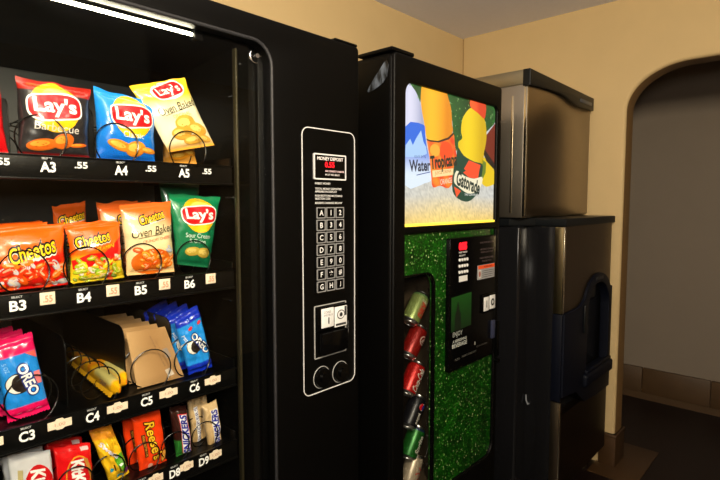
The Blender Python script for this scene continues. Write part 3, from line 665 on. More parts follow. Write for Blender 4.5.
cU = packet('cookie_pack', 'bright blue cookie sleeve with dark blue ends above label C6, front of its lane', GT, 'cookie pack', [(.560, -.268), (.619, -.243), (.652, -.400), (.590, -.404)], 1.095, .014,
       lambda u, v: lin(15, 45, 180) if (v > .84 or v < .16) else lin(30, 140, 225), lambda w_, h: [('logo', oreo(w_, h, -62, .14)), ('heart_print', [ell(-.1 * w_, .76 * h, .09 * w_, .07 * w_, lin(220, 50, 60), 2, 30), ell(.3 * w_, .78 * h, .09 * w_, .06 * w_, lin(220, 50, 60), 2, 30)]), ('lettering', [txt('MILK', -.34 * w_, .6 * h, .1 * w_, WHITE, 2, -75, w=.2 * h), txt('2 oz', 0, .9 * h, .1 * w_, lin(170, 200, 240), 2, 12)])], 91, 'bar', zig=True, lean=.006, wr=.006)
for k, wh in enumerate(('second', 'third', 'rearmost')): copy_tree(cU, None, (-.005 * k - .004, .042 * (k + 1), 0), 'bright blue cookie sleeve, %s in the C6 lane' % wh)

# ---- bottom shelf
GD = 'candy bars on the bottom shelf'
packet('candy_pack', 'green candy pack cut by the left edge, beside the white wafer pack', GD, 'candy', [(.150, -.470), (.212, -.474), (.214, -.600), (.152, -.600)], 1.095, .010, lambda u, v: lin(20, 110, 45), lambda w_, h: [], 101, 'bar')
def kitkat(bg, w_, h, ring):
    return [('logo', [ell(.06 * w_, .46 * h, .36 * w_, .36 * h, ring, 1, -4), ell(.06 * w_, .46 * h, .33 * w_, .335 * h, lin(205, 20, 25), 2, -4), txt('KitKat', .05 * w_, .46 * h, .34 * w_, WHITE, 3, -90, w=.56 * h, offset=.04)]), ('wafer_picture', [quad(.36 * w_, .55 * h, .10 * w_, .40 * h, lin(190, 130, 50), 3, 12), quad(.30 * w_, .92 * h, .22 * w_, .07 * h, lin(225, 195, 195), 1)])]
kA = packet('wafer_pack', 'white wafer bar pack with a red oval, front of its lane on the bottom shelf', GD, 'candy', [(.226, -.462), (.297, -.480), (.303, -.600), (.234, -.600)], 1.094, .008,
       lambda u, v: lin(205, 205, 210), lambda w_, h: [('logo', [ell(.12 * w_, .46 * h, .35 * w_, .36 * h, lin(205, 20, 25), 2, -4), txt('KitKat', .12 * w_, .46 * h, .32 * w_, WHITE, 3, -90, w=.56 * h, offset=.04)]), ('wafer_picture', [quad(-.30 * w_, .55 * h, .12 * w_, .45 * h, lin(185, 170, 120), 1, -4)])], 103, 'bar', wr=.003)
for k, wh in enumerate(('second', 'third')): copy_tree(kA, None, (-.002 * k - .002, .042 * (k + 1), 0), 'white wafer bar pack, %s behind the front one' % wh)
kB = packet('wafer_pack', 'red wafer bar pack with white lettering, front of its lane on the bottom shelf', GD, 'candy', [(.302, -.476), (.369, -.489), (.374, -.600), (.310, -.600)], 1.094, .008,
       lambda u, v: lin(215, 15, 20), lambda w_, h: kitkat(0, w_, h, lin(225, 150, 40)), 105, 'bar', wr=.003)
for k, wh in enumerate(('second', 'third')): copy_tree(kB, None, (-.002 * k - .002, .042 * (k + 1), 0), 'red wafer bar pack, %s behind the front one' % wh)
packet('candy_pouch', 'crumpled yellow candy pouch with a green patch between red and orange packs', GD, 'candy', [(.366, -.460), (.411, -.466), (.446, -.585), (.407, -.598)], 1.095, .012,
       lambda u, v: lin(235, 185, 30) if v < .8 else lin(230, 150, 40), lambda w_, h: [('logo', [pol([(.5 * w_ * .9, .50 * h), (.0, .42 * h), (.05 * w_, .20 * h), (.45 * w_, .12 * h)], lin(85, 160, 40), 1), txt('Sweets', -.04 * w_, .58 * h, .22 * w_, lin(215, 215, 235), 3, -62, w=.36 * h, offset=.03), ell(.38 * w_, .14 * h, .1 * w_, .05 * h, lin(110, 40, 120), 2)]),
        ('fruit_picture', [ell(.2 * w_, .30 * h, .10 * w_, .07 * w_, lin(225, 235, 225), 3), ell(-.26 * w_, .26 * h, .10 * w_, .10 * w_, lin(20, 150, 190), 2), ell(.02 * w_, .10 * h, .15 * w_, .11 * w_, lin(20, 150, 190), 3), quad(-.1 * w_, .28 * h, .05 * w_, .12 * h, lin(90, 50, 20), 2), quad(.08 * w_, .24 * h, .05 * w_, .12 * h, lin(90, 50, 20), 2)])], 107, 'bar', wr=.009)
RO = lin(235, 60, 12)
def reeses(w_, h):
    return [('logo', [txt("Reese's", .08 * w_, .50 * h, .33 * w_, lin(90, 35, 15), 2, -84, shear=.15, w=.66 * h, offset=.085), txt("Reese's", .08 * w_, .50 * h, .33 * w_, lin(245, 195, 40), 5, -84, shear=.15, w=.66 * h, offset=.015)]),
            ('brown_strip', [quad(-.24 * w_, .46 * h, .13 * w_, .38 * h, lin(95, 40, 18), 1, 2), txt('PEANUT BUTTER CUPS', -.24 * w_, .46 * h, .07 * w_, lin(235, 175, 60), 3, -88, w=.34 * h)]),
            ('cup_picture', [ell(.38 * w_, .18 * h, .11 * w_, .14 * h, lin(90, 40, 15), 2, -12), ell(.36 * w_, .18 * h, .07 * w_, .10 * h, lin(215, 150, 60), 3, -12), ell(-.14 * w_, .10 * h, .09 * w_, .05 * h, lin(215, 150, 135), 2)])]
cR = packet('peanut_butter_cup_pack', 'orange peanut butter cup pack with yellow script, front of its lane', GD, 'candy', [(.452, -.456), (.517, -.463), (.530, -.592), (.468, -.600)], 1.094, .009, lambda u, v: RO, reeses, 109, 'bar', zig=True, wr=.0035)
copy_tree(cR, None, (-.006, .042, 0), 'orange peanut butter cup pack, just behind the front one')
def snick(bar, w_, h):
    return [('logo', [quad(.10 * w_, .46 * h, .54 * w_, .80 * h, lin(210, 30, 40) if bar == 0 else lin(225, 200, 160), 1, 0), quad(.10 * w_, .46 * h, .48 * w_, .77 * h, lin(235, 235, 240), 2), txt('SNICKERS', .10 * w_, .46 * h, .40 * w_, lin(30, 35, 150), 3, 90, shear=.2, w=.75 * h, offset=.04)])]
cS = packet('candy_bar', 'dark brown peanut bar with blue lettering and a green patch, above label D8', GD, 'candy', [(.540, -.467), (.580, -.474), (.594, -.597), (.554, -.592)], 1.095, .012,
       lambda u, v: lin(40, 110, 40) if (v < .36 and u < -.1) else lin(50, 22, 18), lambda w_, h: snick(0, w_, h), 111, 'bar', wr=.0035)
cN = packet('candy_bar', 'beige almond bar with blue lettering above label D9, front of its lane', GD, 'candy', [(.622, -.486), (.660, -.484), (.673, -.596), (.636, -.600)], 1.094, .011,
       lambda u, v: mixc(lin(190, 155, 105), lin(215, 185, 140), v), lambda w_, h: snick(1, w_, h), 113, 'bar', wr=.0035)
packet('candy_bar', 'beige almond bar tucked behind the D9 front bar, showing at its left', GD, 'candy', [(.602, -.466), (.652, -.458), (.664, -.594), (.616, -.600)], 1.132, .012,
       lambda u, v: mixc(lin(190, 155, 105), lin(215, 185, 140), v), lambda w_, h: [('logo', [quad(-.22 * w_, .42 * h, .2 * w_, .66 * h, lin(235, 235, 240), 2), txt('SNICKERS', -.22 * w_, .42 * h, .16 * w_, lin(60, 40, 120), 3, 90, w=.62 * h)])], 115, 'bar', wr=.007)

# ================================================================== DRINKS MACHINE
Y2 = .95; L2, R2 = 1.168, 1.822; T2 = .437
dm = thing('drinks_vending_machine', 'black drinks vending machine with backlit bottle picture and green droplet front', 'vending machine', ((L2 + R2) / 2, 1.33, F_Z))
b = MB().box(L2, R2 - .004, Y2 + .155, 1.70, -1.33, T2, .010, 3)
b.build('cabinet', M['black'], dm)
for x in (L2 + .08, R2 - .08):
    for y in (Y2 + .20, 1.62): MB().cyl((x, y, F_Z), (x, y, -1.32), .025).build('foot', M['black'], dm)
hL, hR = 1.229, 1.790
sgn = rrect(hL, hR, -.074, .358, (.004, .02, .035, .004))
low = rrect(hL, 1.797, -.99, -.098, (.05, .004, .004, .05))
# door: rounded hollow frame
prof = []
b = MB().plate(rrect(L2 + .004, R2, -1.33, T2 - .002, .012, 3), [sgn, low], face_y(Y2 + .02), .04, .006)
b.box(L2 + .0005, L2 + .03, Y2 + .003, Y2 + .154, -1.33, T2 - .002, .017, 6).box(R2 - .018, R2, Y2 + .02, Y2 + .154, -1.33, T2 - .002, .006)
b.box(L2 + .004, R2 - .002, Y2 + .02, Y2 + .154, T2 - .018, T2 - .004, .004)
d2 = b.build('door', M['black'], dm)
MB().box(L2 - .002, L2 + .105, Y2 + .004, Y2 + .14, T2, T2 + .012, .004).build('hinge_cap', M['black'], dm)
# pale mottled patch laid on the left side of the machine
def patch_mat():
    m = mat('pale_mottle', (.30, .36, .45), .5); n = m.node_tree.nodes; l = m.node_tree.links
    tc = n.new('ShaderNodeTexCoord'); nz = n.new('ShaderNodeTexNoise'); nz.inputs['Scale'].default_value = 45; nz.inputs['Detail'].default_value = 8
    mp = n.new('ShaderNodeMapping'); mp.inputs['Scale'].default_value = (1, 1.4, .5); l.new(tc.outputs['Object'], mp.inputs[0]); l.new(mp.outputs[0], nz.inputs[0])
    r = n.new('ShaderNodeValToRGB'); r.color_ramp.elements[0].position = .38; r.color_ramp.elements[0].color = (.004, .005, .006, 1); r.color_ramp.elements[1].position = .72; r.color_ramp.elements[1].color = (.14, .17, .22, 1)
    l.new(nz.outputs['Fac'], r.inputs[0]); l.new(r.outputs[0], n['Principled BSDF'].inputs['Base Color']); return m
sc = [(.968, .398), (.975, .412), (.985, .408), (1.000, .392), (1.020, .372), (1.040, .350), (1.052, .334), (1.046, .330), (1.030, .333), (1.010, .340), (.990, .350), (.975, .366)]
MB().prism(sc, lambda a, c, d: (d, a, c), L2 - .0006, L2 + .0025).build('pale_side_patch', patch_mat(), dm)

# --- backlit sign
sg = MB(); nx, nz = 24, 20
def sign_bg(x, z):
    t = (z + .074) / .432
    rd = random.Random(int(x * 900) * 7919 + int(z * 900)); k = rd.uniform(-.16, .12)
    ice = mixc(lin(245, 205, 95), lin(205, 205, 198), min(1, t * 4.5)); ice = mixc(ice, lin(185, 190, 205), max(0, t - .3))
    ex = math.exp(-((x - 1.47) / .16) ** 2) * max(0, 1 - t * 3); ice = mixc(ice, lin(255, 225, 130), ex * .6)
    k += .10 * math.sin(x * 210 + 3 * math.sin(z * 170)) * math.sin(z * 260 + 2 * math.sin(x * 150))
    return tuple(max(0, c * (1 + k) * .92) for c in ice)
PS = PF(Y2 + .012)
sign = MB().box(hL - .012, hR + .012, Y2 + .0122, Y2 + .03, -.08, .364)
sign = sign.build('sign_panel', M['black_smooth'], d2)
bgv = []; grid = []
NX, NZ = 80, 60
for j in range(NZ):
    for i in range(NX):
        x0 = hL - .002 + (hR - hL + .004) * i / NX; x1 = hL - .002 + (hR - hL + .004) * (i + 1) / NX; z0 = -.076 + .436 * j / NZ; z1 = -.076 + .436 * (j + 1) / NZ
        grid.append(pol([(x0, z0), (x1, z0), (x1, z1), (x0, z1)], sign_bg, 0))
art('ice_picture', grid, PS, M['backlit'], sign)
rd = random.Random(4)
S = {
    'water': [ (1.205, 0.327), (1.218, 0.346), (1.238, 0.335), (1.263, 0.317), (1.285, 0.285), (1.303, 0.242), (1.300, 0.227), (1.206, 0.212) ],
    'wlabel': [ (1.206, 0.211), (1.300, 0.228), (1.308, 0.202), (1.317, 0.162), (1.340, 0.112), (1.346, 0.065), (1.310, 0.051), (1.208, 0.042) ],
    'mount': [ (1.210, 0.159), (1.232, 0.180), (1.245, 0.162), (1.261, 0.183), (1.286, 0.210), (1.299, 0.176), (1.313, 0.162), (1.318, 0.142), (1.283, 0.129), (1.208, 0.125) ],
    'juice': [ (1.297, 0.362), (1.349, 0.365), (1.410, 0.359), (1.435, 0.326), (1.450, 0.299), (1.456, 0.270), (1.458, 0.249), (1.462, 0.222), (1.428, 0.197), (1.371, 0.184), (1.321, 0.185), (1.308, 0.212), (1.301, 0.237), (1.288, 0.275), (1.284, 0.315) ],
    'jlabel': [ (1.317, 0.185), (1.335, 0.183), (1.380, 0.185), (1.438, 0.201), (1.467, 0.217), (1.476, 0.179), (1.492, 0.125), (1.481, 0.075), (1.441, 0.038), (1.393, 0.045), (1.351, 0.039), (1.341, 0.076), (1.331, 0.132), (1.324, 0.157) ],
    'jband': [ (1.312, 0.188), (1.330, 0.185), (1.376, 0.186), (1.433, 0.202), (1.465, 0.222), (1.467, 0.215), (1.438, 0.196), (1.379, 0.181), (1.335, 0.180), (1.317, 0.182) ],
    'cap': [ (1.574, 0.357), (1.591, 0.362), (1.648, 0.353), (1.676, 0.337), (1.673, 0.301), (1.662, 0.289), (1.621, 0.303), (1.568, 0.320) ],
    'gat': [ (1.565, 0.312), (1.592, 0.311), (1.662, 0.291), (1.681, 0.260), (1.684, 0.219), (1.672, 0.176), (1.667, 0.152), (1.650, 0.125), (1.564, 0.135), (1.489, 0.164), (1.499, 0.170), (1.497, 0.192), (1.521, 0.208), (1.513, 0.232), (1.523, 0.275) ],
    'glabel': [ (1.494, 0.175), (1.531, 0.150), (1.598, 0.134), (1.656, 0.128), (1.657, 0.098), (1.635, 0.044), (1.613, 0.014), (1.563, -0.006), (1.504, 0.002), (1.464, 0.030), (1.465, 0.091), (1.484, 0.141) ],
    'bolt': [ (1.564, 0.136), (1.644, 0.124), (1.635, 0.103), (1.628, 0.074), (1.566, 0.077), (1.528, 0.093), (1.546, 0.100), (1.533, 0.105) ],
    'gband': [ (1.486, 0.097), (1.533, 0.082), (1.600, 0.074), (1.657, 0.082), (1.647, 0.047), (1.612, 0.027), (1.557, 0.023), (1.503, 0.042), (1.471, 0.061) ],
    'gred': [ (1.472, 0.044), (1.515, 0.030), (1.488, 0.008) ],
    'leafl': [ (1.218, 0.355), (1.292, 0.358), (1.293, 0.341), (1.281, 0.289), (1.251, 0.315), (1.226, 0.338) ],
    'leafr': [ (1.410, 0.359), (1.569, 0.356), (1.677, 0.357), (1.745, 0.346), (1.760, 0.311), (1.742, 0.279), (1.682, 0.243), (1.573, 0.210), (1.499, 0.164), (1.474, 0.163), (1.461, 0.254), (1.440, 0.321) ],
    'brown': [ (1.767, 0.297), (1.771, 0.177), (1.771, 0.115), (1.716, 0.125), (1.666, 0.182), (1.682, 0.231) ],
    'bar': [ (1.672, 0.182), (1.767, 0.121), (1.761, 0.105), (1.685, 0.141), (1.666, 0.164) ],
    'yel': [ (1.673, 0.153), (1.762, 0.102), (1.769, 0.068), (1.689, 0.048), (1.646, 0.074), (1.656, 0.116) ],
    'greenb': [ (1.655, 0.146), (1.685, 0.135), (1.683, 0.099), (1.658, 0.071), (1.647, 0.098) ],
}

KS = .962 / .938
S = {k: [(x * KS - .002, z * KS + .009) for x, z in v] for k, v in S.items()}
def smooth(pts, n=5):
    """closed outline through pts"""
    o = []; N = len(pts)
    for i in range(N):
        p0, p1, p2, p3 = (pts[(i + k - 1) % N] for k in range(4))
        for k in range(n):
            t = k / n
            o.append(tuple(.5 * (2 * p1[d] + (p2[d] - p0[d]) * t + (2 * p0[d] - 5 * p1[d] + 4 * p2[d] - p3[d]) * t * t + (3 * p1[d] - p0[d] - 3 * p2[d] + p3[d]) * t ** 3) for d in (0, 1)))
    return [(min(hR + .004, max(hL - .004, x)), min(.362, z)) for x, z in o]
leafcol = lambda x, z: mixc(lin(5, 45, 14), lin(35, 100, 36), .5 + .35 * math.sin(x * 150 + z * 60) + .25 * math.sin(x * 40 - z * 210))
lf = [pol(S['leafl'], leafcol, 1), pol(S['leafr'], leafcol, 1)]
def inside(x, z, P_):
    c = False
    for i in range(len(P_)):
        (x1, y1), (x2, y2) = P_[i - 1], P_[i]
        if (y1 > z) != (y2 > z) and x < (x2 - x1) * (z - y1) / (y2 - y1) + x1: c = not c
    return c
k = 0
while k < 190:
    x = rd.uniform(1.22, 1.79); z = rd.uniform(.15, .360)
    if inside(x, z, S['leafr']) or inside(x, z, S['leafl']):
        k += 1; lf.append(ell(x, z, rd.uniform(.001, .0038), rd.uniform(.001, .0036), rd.choice([lin(110, 160, 80), lin(60, 130, 50), lin(170, 200, 140), lin(5, 45, 12), lin(5, 45, 12), lin(5, 45, 12)]), 2, 0, 8))
art('leaf_picture', lf, PS, M['backlit'], sign)
def across(c1, c2, x0, x1): return lambda x, z: mixc(c1, c2, abs((x - x0) / (x1 - x0) * 2 - 1) ** 1.5)
def diced(pts, col, layer, g=.012):
    """an outline cut into small cells so that its print can vary inside"""
    b = bmesh.new(); b.faces.new([b.verts.new((x, z, 0)) for x, z in pts]); bmesh.ops.triangulate(b, faces=b.faces)
    for ax in (0, 1):
        vals = [v.co[ax] for v in b.verts]; k = math.ceil(min(vals) / g)
        while k * g < max(vals):
            co = [0, 0, 0]; no = [0, 0, 0]; co[ax] = k * g; no[ax] = 1
            bmesh.ops.bisect_plane(b, geom=b.verts[:] + b.edges[:] + b.faces[:], plane_co=co, plane_no=no, dist=1e-7); k += 1
    b.verts.index_update(); r = ([(v.co.x, v.co.y) for v in b.verts], [[v.index for v in f.verts] for f in b.faces], col, layer); b.free(); return r
art('water_bottle_picture', [diced(smooth(S['water']), across(lin(215, 215, 235), lin(160, 165, 195), 1.20, 1.32), 2),
    diced(smooth(S['wlabel'], 3), lambda x, z: mixc(lin(215, 228, 240), lin(25, 100, 215), (z - .09) * 12), 3),
    pol(S['mount'], lin(165, 200, 240), 4), txt('Water', 1.312, 0.115, .034, lin(25, 35, 60), 6, 4, w=.108, offset=.03), txt('natural spring', 1.312, 0.143, .012, lin(50, 70, 130), 6, 4, w=.06), quad(1.331, 0.091, .075, .0025, lin(30, 60, 140), 6, 10)], PS, M['backlit'], sign)
art('juice_bottle_picture', [diced(smooth(S['juice']), across(lin(255, 185, 30), lin(225, 135, 10), 1.285, 1.46), 3),
    diced(smooth(S['jlabel'], 3), lambda x, z: mixc(lin(250, 140, 30), lin(230, 55, 22), .5 + .35 * math.sin(x * 95 + z * 50) + .2 * math.sin(z * 160)), 5), pol(S['jband'], lin(60, 35, 15), 6),
    ell(1.459, 0.168, .040, .034, lin(240, 75, 20), 6), ell(1.393, 0.168, .028, .02, lin(250, 170, 50), 6), quad(1.442, 0.098, .125, .022, lin(250, 215, 150), 6, 6),
    txt('Tropicana', 1.446, 0.131, .052, lin(14, 34, 18), 8, 8, w=.155, offset=.04), txt('JUICE DRINK', 1.442, 0.099, .014, lin(190, 110, 50), 8, 7, w=.10), txt('ORANGE', 1.459, 0.071, .018, lin(250, 215, 190), 8, 8, w=.07)], PS, M['backlit'], sign)
art('sports_bottle_picture', [diced(smooth(S['cap'], 3), across(lin(250, 95, 40), lin(215, 60, 25), 1.57, 1.67), 6), diced(smooth(S['gat']), across(lin(240, 205, 25), lin(205, 165, 5), 1.49, 1.69), 4),
    pol(smooth(S['glabel'], 3), lin(8, 62, 44), 6), pol(S['bolt'], lin(245, 75, 35), 7), pol(smooth(S['gband'], 3), lin(235, 225, 190), 8), pol(S['gred'], lin(240, 80, 35), 8),
    txt('Gatorade', 1.601, 0.068, .046, lin(8, 35, 28), 10, -12, w=.158, offset=.035, arc=.0), txt('THIRST QUENCHER', 1.613, 0.027, .009, lin(225, 225, 215), 9, 0, w=.075)], PS, M['backlit'], sign)
art('fruit_picture', [pol(S['brown'], lin(115, 32, 12), 2), pol(smooth(S['yel'], 3), lin(225, 190, 20), 3), pol(S['greenb'], lin(105, 125, 30), 4), pol(S['bar'], lin(30, 15, 10), 5), ell(1.805, 0.332, .007, .010, lin(225, 215, 180), 4)], PS, M['backlit'], sign)
MB().box(hL, hR, Y2 + .005, Y2 + .011, -.0745, -.0665).build('lit_lower_edge', mat('sign_edge_glow', (.8, .6, .1), .4, emit=(1, .68, .03), es=1.1), sign)

# --- green lower front
wz0, wz1 = -.955, -.232
canwin = rrect(1.215, 1.392, wz0, wz1, (.02, .045, .01, .02))
b = MB().plate(rrect(hL - .01, 1.805, -1.0, -.09, .01, 2), [canwin], face_y(Y2 + .016), .010, .001)
gp = b.build('green_front_panel', M['green'], d2)
b = MB().plate(rrect(1.208, 1.399, wz0 - .007, wz1 + .007, (.025, .05, .012, .025)), [rrect(1.217, 1.389, wz0, wz1, (.018, .043, .008, .018))], face_y(Y2 + .010), .012, .002)
b.build('can_window_rim', M['black_smooth'], gp)
b = MB().box(1.205, 1.212, Y2 + .022, Y2 + .150, wz0 - .01, wz1 + .01).box(1.492, 1.500, Y2 + .022, Y2 + .150, wz0 - .01, wz1 + .01).box(1.205, 1.50, Y2 + .145, Y2 + .152, wz0 - .01, wz1 + .01)
b.box(1.205, 1.50, Y2 + .022, Y2 + .15, wz1, wz1 + .01).box(1.205, 1.50, Y2 + .022, Y2 + .15, wz0 - .01, wz0)
b.build('can_display_box', mat('brown_display_box', (.05, .035, .022), .4), gp)
MB().prism(canwin, face_y(0), Y2 + .012, Y2 + .014).build('can_window_pane', M['glass'], gp)
# control panel
cx0, cx1, cz0, cz1 = 1.468, 1.786, -.585, -.122
b = MB().plate(rrect(cx0, cx1, cz0, cz1, .006, 3), [], face_y(Y2 + .004), .018, .003)
cp = b.build('control_panel', M['black_smooth'], d2)
PC = PF(Y2 - .005)
art('price_display', [txt('0.75', 1.547, -.152, .024, (1, 0, 0), w=.050, offset=.06), quad(1.547, -.152, .044, .024, (1, 0, 0), 0)], PC, M['led'], cp)
b = MB()
kp2 = MB().box(1.516, 1.584, Y2 - .006, Y2 - .004, -.254, -.186).build('keypad', M['black_smooth'], cp)
for r_ in range(3):
    for c_ in range(4):
        x = 1.5255 + c_ * .0165; z = -.199 - r_ * .0215
        MB().cyl((x, Y2 - .009, z), (x, Y2 - .005, z), .0056, 12).build('key', M['whitelab'], kp2)
art('panel_lettering', [txt('INSERT MONEY', 1.549, -.173, .006, lin(215, 210, 210), w=.056, offset=.02), txt('SELECT', 1.544, -.184, .0055, lin(200, 200, 200), w=.04, offset=.02)] +
    [txt(t, 1.715, z, .0065, lin(95, 80, 80), w=w_) for t, z, w_ in (('MAKE YOUR SELECTION', -.147, .100), ('USE EXACT CHANGE', -.172, .10), ('WHEN LAMP IS LIT', -.183, .09), ('NO REFUND', -.204, .10), ('THANK YOU', -.216, .07))], PC, M['paper'], cp)
MB().box(1.526, 1.580, Y2 - .0062, Y2 - .0045, -.276, -.256).build('white_label', M['whitelab'], cp)
wl = MB().box(1.650, 1.776, Y2 - .0062, Y2 - .0045, -.283, -.230).build('warning_label', mat('grey_label', (.33, .33, .34), .5), cp)
art('warning_print', [quad(1.713, -.2375, .122, .013, lin(235, 85, 35), 1), txt('WARNING', 1.722, -.2375, .007, lin(60, 20, 10), 2, w=.06), quad(1.664, -.262, .02, .032, lin(200, 195, 190), 1), ell(1.664, -.262, .006, .011, lin(150, 60, 40), 2)] + [quad(1.726, -.253 - k * .0075, .088, .002, lin(60, 60, 60), 1) for k in range(4)], PF(Y2 - .0062), M['paper'], wl)
# green beverage tile with the dark bottle and its caption
gt = MB().box(1.474, 1.612, Y2 - .0062, Y2 - .0045, -.50, -.318).build('beverage_tile', M['black_smooth'], cp)
art('beverage_tile_print', [pol([(1.476, -.325), (1.608, -.320), (1.608, -.44), (1.476, -.445)], lambda x, z: mixc(lin(3, 38, 5), lin(12, 72, 12), (z + .44) * 8), 1),
    pol([(1.500, -.445), (1.500, -.39), (1.511, -.372), (1.516, -.345), (1.522, -.345), (1.527, -.372), (1.538, -.39), (1.538, -.445)], lin(4, 18, 5), 2),
    txt('ENJOY', 1.518, -.458, .022, lin(170, 175, 170), 3, w=.062, offset=.0), txt('A REFRESHING', 1.532, -.480, .010, lin(170, 175, 170), 3, w=.09, offset=.02), txt('BEVERAGE', 1.532, -.496, .014, lin(170, 175, 170), 3, w=.095, offset=.03)], PF(Y2 - .0062), M['paper'], gt)
bl = MB().box(1.682, 1.778, Y2 - .012, Y2 - .004, -.412, -.342, .003).build('bill_slot', M['black_smooth'], cp)
MB().box(1.688, 1.724, Y2 - .0140, Y2 - .0115, -.404, -.352, .001).build('bill_label', M['whitelab'], bl)
MB().box(1.731, 1.772, Y2 - .0140, Y2 - .0115, -.402, -.350, .001).build('coin_label', M['whitelab'], bl)
art('slot_marks', [quad(1.706, -.378, .005, .026, (.02, .02, .02)), ell(1.751, -.376, .013, .014, (.02, .02, .02), 1), ell(1.751, -.376, .006, .007, lin(210, 210, 210), 2)], PF(Y2 - .0140), M['paper'], bl)
MB().box(1.755, 1.778, Y2 - .014, Y2 - .004, -.52, -.45, .003).build('coin_return', mat('steel_blue_plastic', (.03, .035, .07), .3), cp)
art('lower_lettering', [txt('INSERT COINS FIRST', 1.60, -.545, .007, lin(90, 90, 85), w=.10), txt('SCROLL FOR MENU', 1.69, -.530, .006, lin(80, 75, 70), w=.08), quad(1.64, -.515, .006, .012, lin(170, 170, 160)), txt('PUSH', 1.52, -.548, .008, lin(90, 90, 85), w=.03)], PC, M['paper'], cp)
# door handle recess and lock at the panel's lower right
b = MB().box(1.797, 1.812, Y2 - .014, Y2, -.60, -.46, .004).cyl((1.803, Y2 - .018, -.615), (1.803, Y2, -.615), .008)
b.build('door_handle', M['black_smooth'], d2)
# wire clips holding the cans
for k in range(7):
    z = -.335 - k * .108
    MB().tube([(1.492, Y2 + .10, z + .030), (1.465, Y2 + .075, z + .004), (1.438, Y2 + .065, z - .022)], .0013, 6).build('wire_clip', M['metalpin'], gp)

# --- sample cans, each leaning in the window
def can(label, c, ang, colf, arts_, L=.112, r=.0305):
    cx, cz = c; y = Y2 + .072; a = R(ang); ax = Vector((math.cos(a), 0, math.sin(a))); sd = Vector((-math.sin(a), 0, math.cos(a)))
    b0 = Vector((cx, y, cz)) - ax * L / 2
    prof = [(0, .66), (.02, .80), (.08, .98), (.12, 1), (.86, 1), (.93, .92), (.97, .82), (1, .82)]
    n = 28; mb = MB(); vs = []
    for t, q in prof:
        for k in range(n):
            an = 2 * math.pi * k / n; vs.append(b0 + ax * L * t + (sd * math.sin(an) + Vector((0, -1, 0)) * math.cos(an)) * r * q)
    mb.v = [tuple(v) for v in vs]
    for j in range(len(prof) - 1):
        for k in range(n):
            k2 = (k + 1) % n; mb.f.append([j * n + k, j * n + k2, (j + 1) * n + k2, (j + 1) * n + k]); mb.m.append(0 if 2 <= j <= 4 else 1); mb.sm.append(True)
            mb.c.append(colf(2 * math.pi * k / n, prof[j][0]) if 2 <= j <= 4 else (.7, .7, .7))
    for base, rv in ((0, 1), ((len(prof) - 1) * n, 0)):
        f = [base + k for k in range(n)]; mb.f.append(f[::-1] if rv else f); mb.m.append(1); mb.sm.append(False); mb.c.append((.7, .7, .7))
    o = mb.build('soda_can', [M['can'], M['alu']], origin=(cx, y, cz - .04), smooth_angle=50); tag(o, label, 'can', 'sample cans in the window')
    def PA(u, v, off):
        an = v / r; p = b0 + ax * (L * .5 + u) + (sd * math.sin(an) + Vector((0, -1, 0)) * math.cos(an)) * (r + off); return tuple(p)
    art('can_print', arts_, PA, M['can'], o, cut=.005)
    b = MB().tube([tuple(b0 + ax * -.0005 + (sd * math.sin(t) + Vector((0, -1, 0)) * math.cos(t)) * r * .68) for t in [2 * math.pi * k / 24 for k in range(24)]], .0016, 6, True)
    b.build('can_rim', M['alu'], o)
    return o
WH = lin(225, 220, 210)  # can body colours below are darkened for the shade inside the display box
can('pale green ginger ale can with red lettering, topmost in the drinks window', (1.380, -.357), 50, lambda a, t: lin(125, 140, 80) if t < .5 else lin(95, 125, 75), [quad(0, 0, .05, .034, lin(150, 120, 80), 0), txt('DRY', -.004, .0, .022, lin(190, 45, 35), 2, w=.05, offset=.03), txt('GINGER ALE', .026, .004, .008, lin(210, 215, 190), 2, 90, w=.03)])
can('dark red cola can with a round badge, second from the top in the window', (1.370, -.470), 50, lambda a, t: lin(125, 18, 14), [ell(.012, -.004, .016, .015, lin(215, 190, 180), 1), ell(.012, -.004, .0125, .012, lin(120, 20, 15), 2), txt('Pb', .012, -.004, .014, WH, 3, w=.014)])
can('red cola can with white script lettering, third from the top in the window', (1.362, -.594), 53, lambda a, t: lin(165, 20, 18), [txt('Coca-Cola', 0, .004, .024, WH, 2, shear=.3, w=.078, offset=.02), quad(0, -.016, .07, .004, WH, 1, 8)])
can('black cola can with a red and blue ball, fourth from the top in the window', (1.370, -.712), 53, lambda a, t: lin(22, 22, 28), [ell(.022, .004, .012, .012, WH, 1), ell(.022, .0075, .0115, .008, lin(205, 25, 35), 2), ell(.022, -.0015, .010, .006, lin(25, 50, 140), 2), txt('pepsi', -.018, .004, .014, WH, 2, w=.036, offset=.02)])
can('dark blue and green lemon soda can, second lowest in the drinks window', (1.368, -.818), 56, lambda a, t: lin(25, 90, 30) if t < .4 else lin(28, 42, 72), [txt('Sprite', -.002, .0, .022, WH, 2, shear=.2, w=.058, offset=.03)])
can('pale beige soda can with small red marks, lowest in the drinks window', (1.362, -.918), 62, lambda a, t: lin(170, 155, 135), [quad(.0, .005, .004, .02, lin(190, 60, 50), 1, 20), quad(.015, -.003, .004, .018, lin(190, 60, 50), 1, -30), txt('diet', -.01, -.004, .012, lin(170, 60, 50), 2, w=.03)])

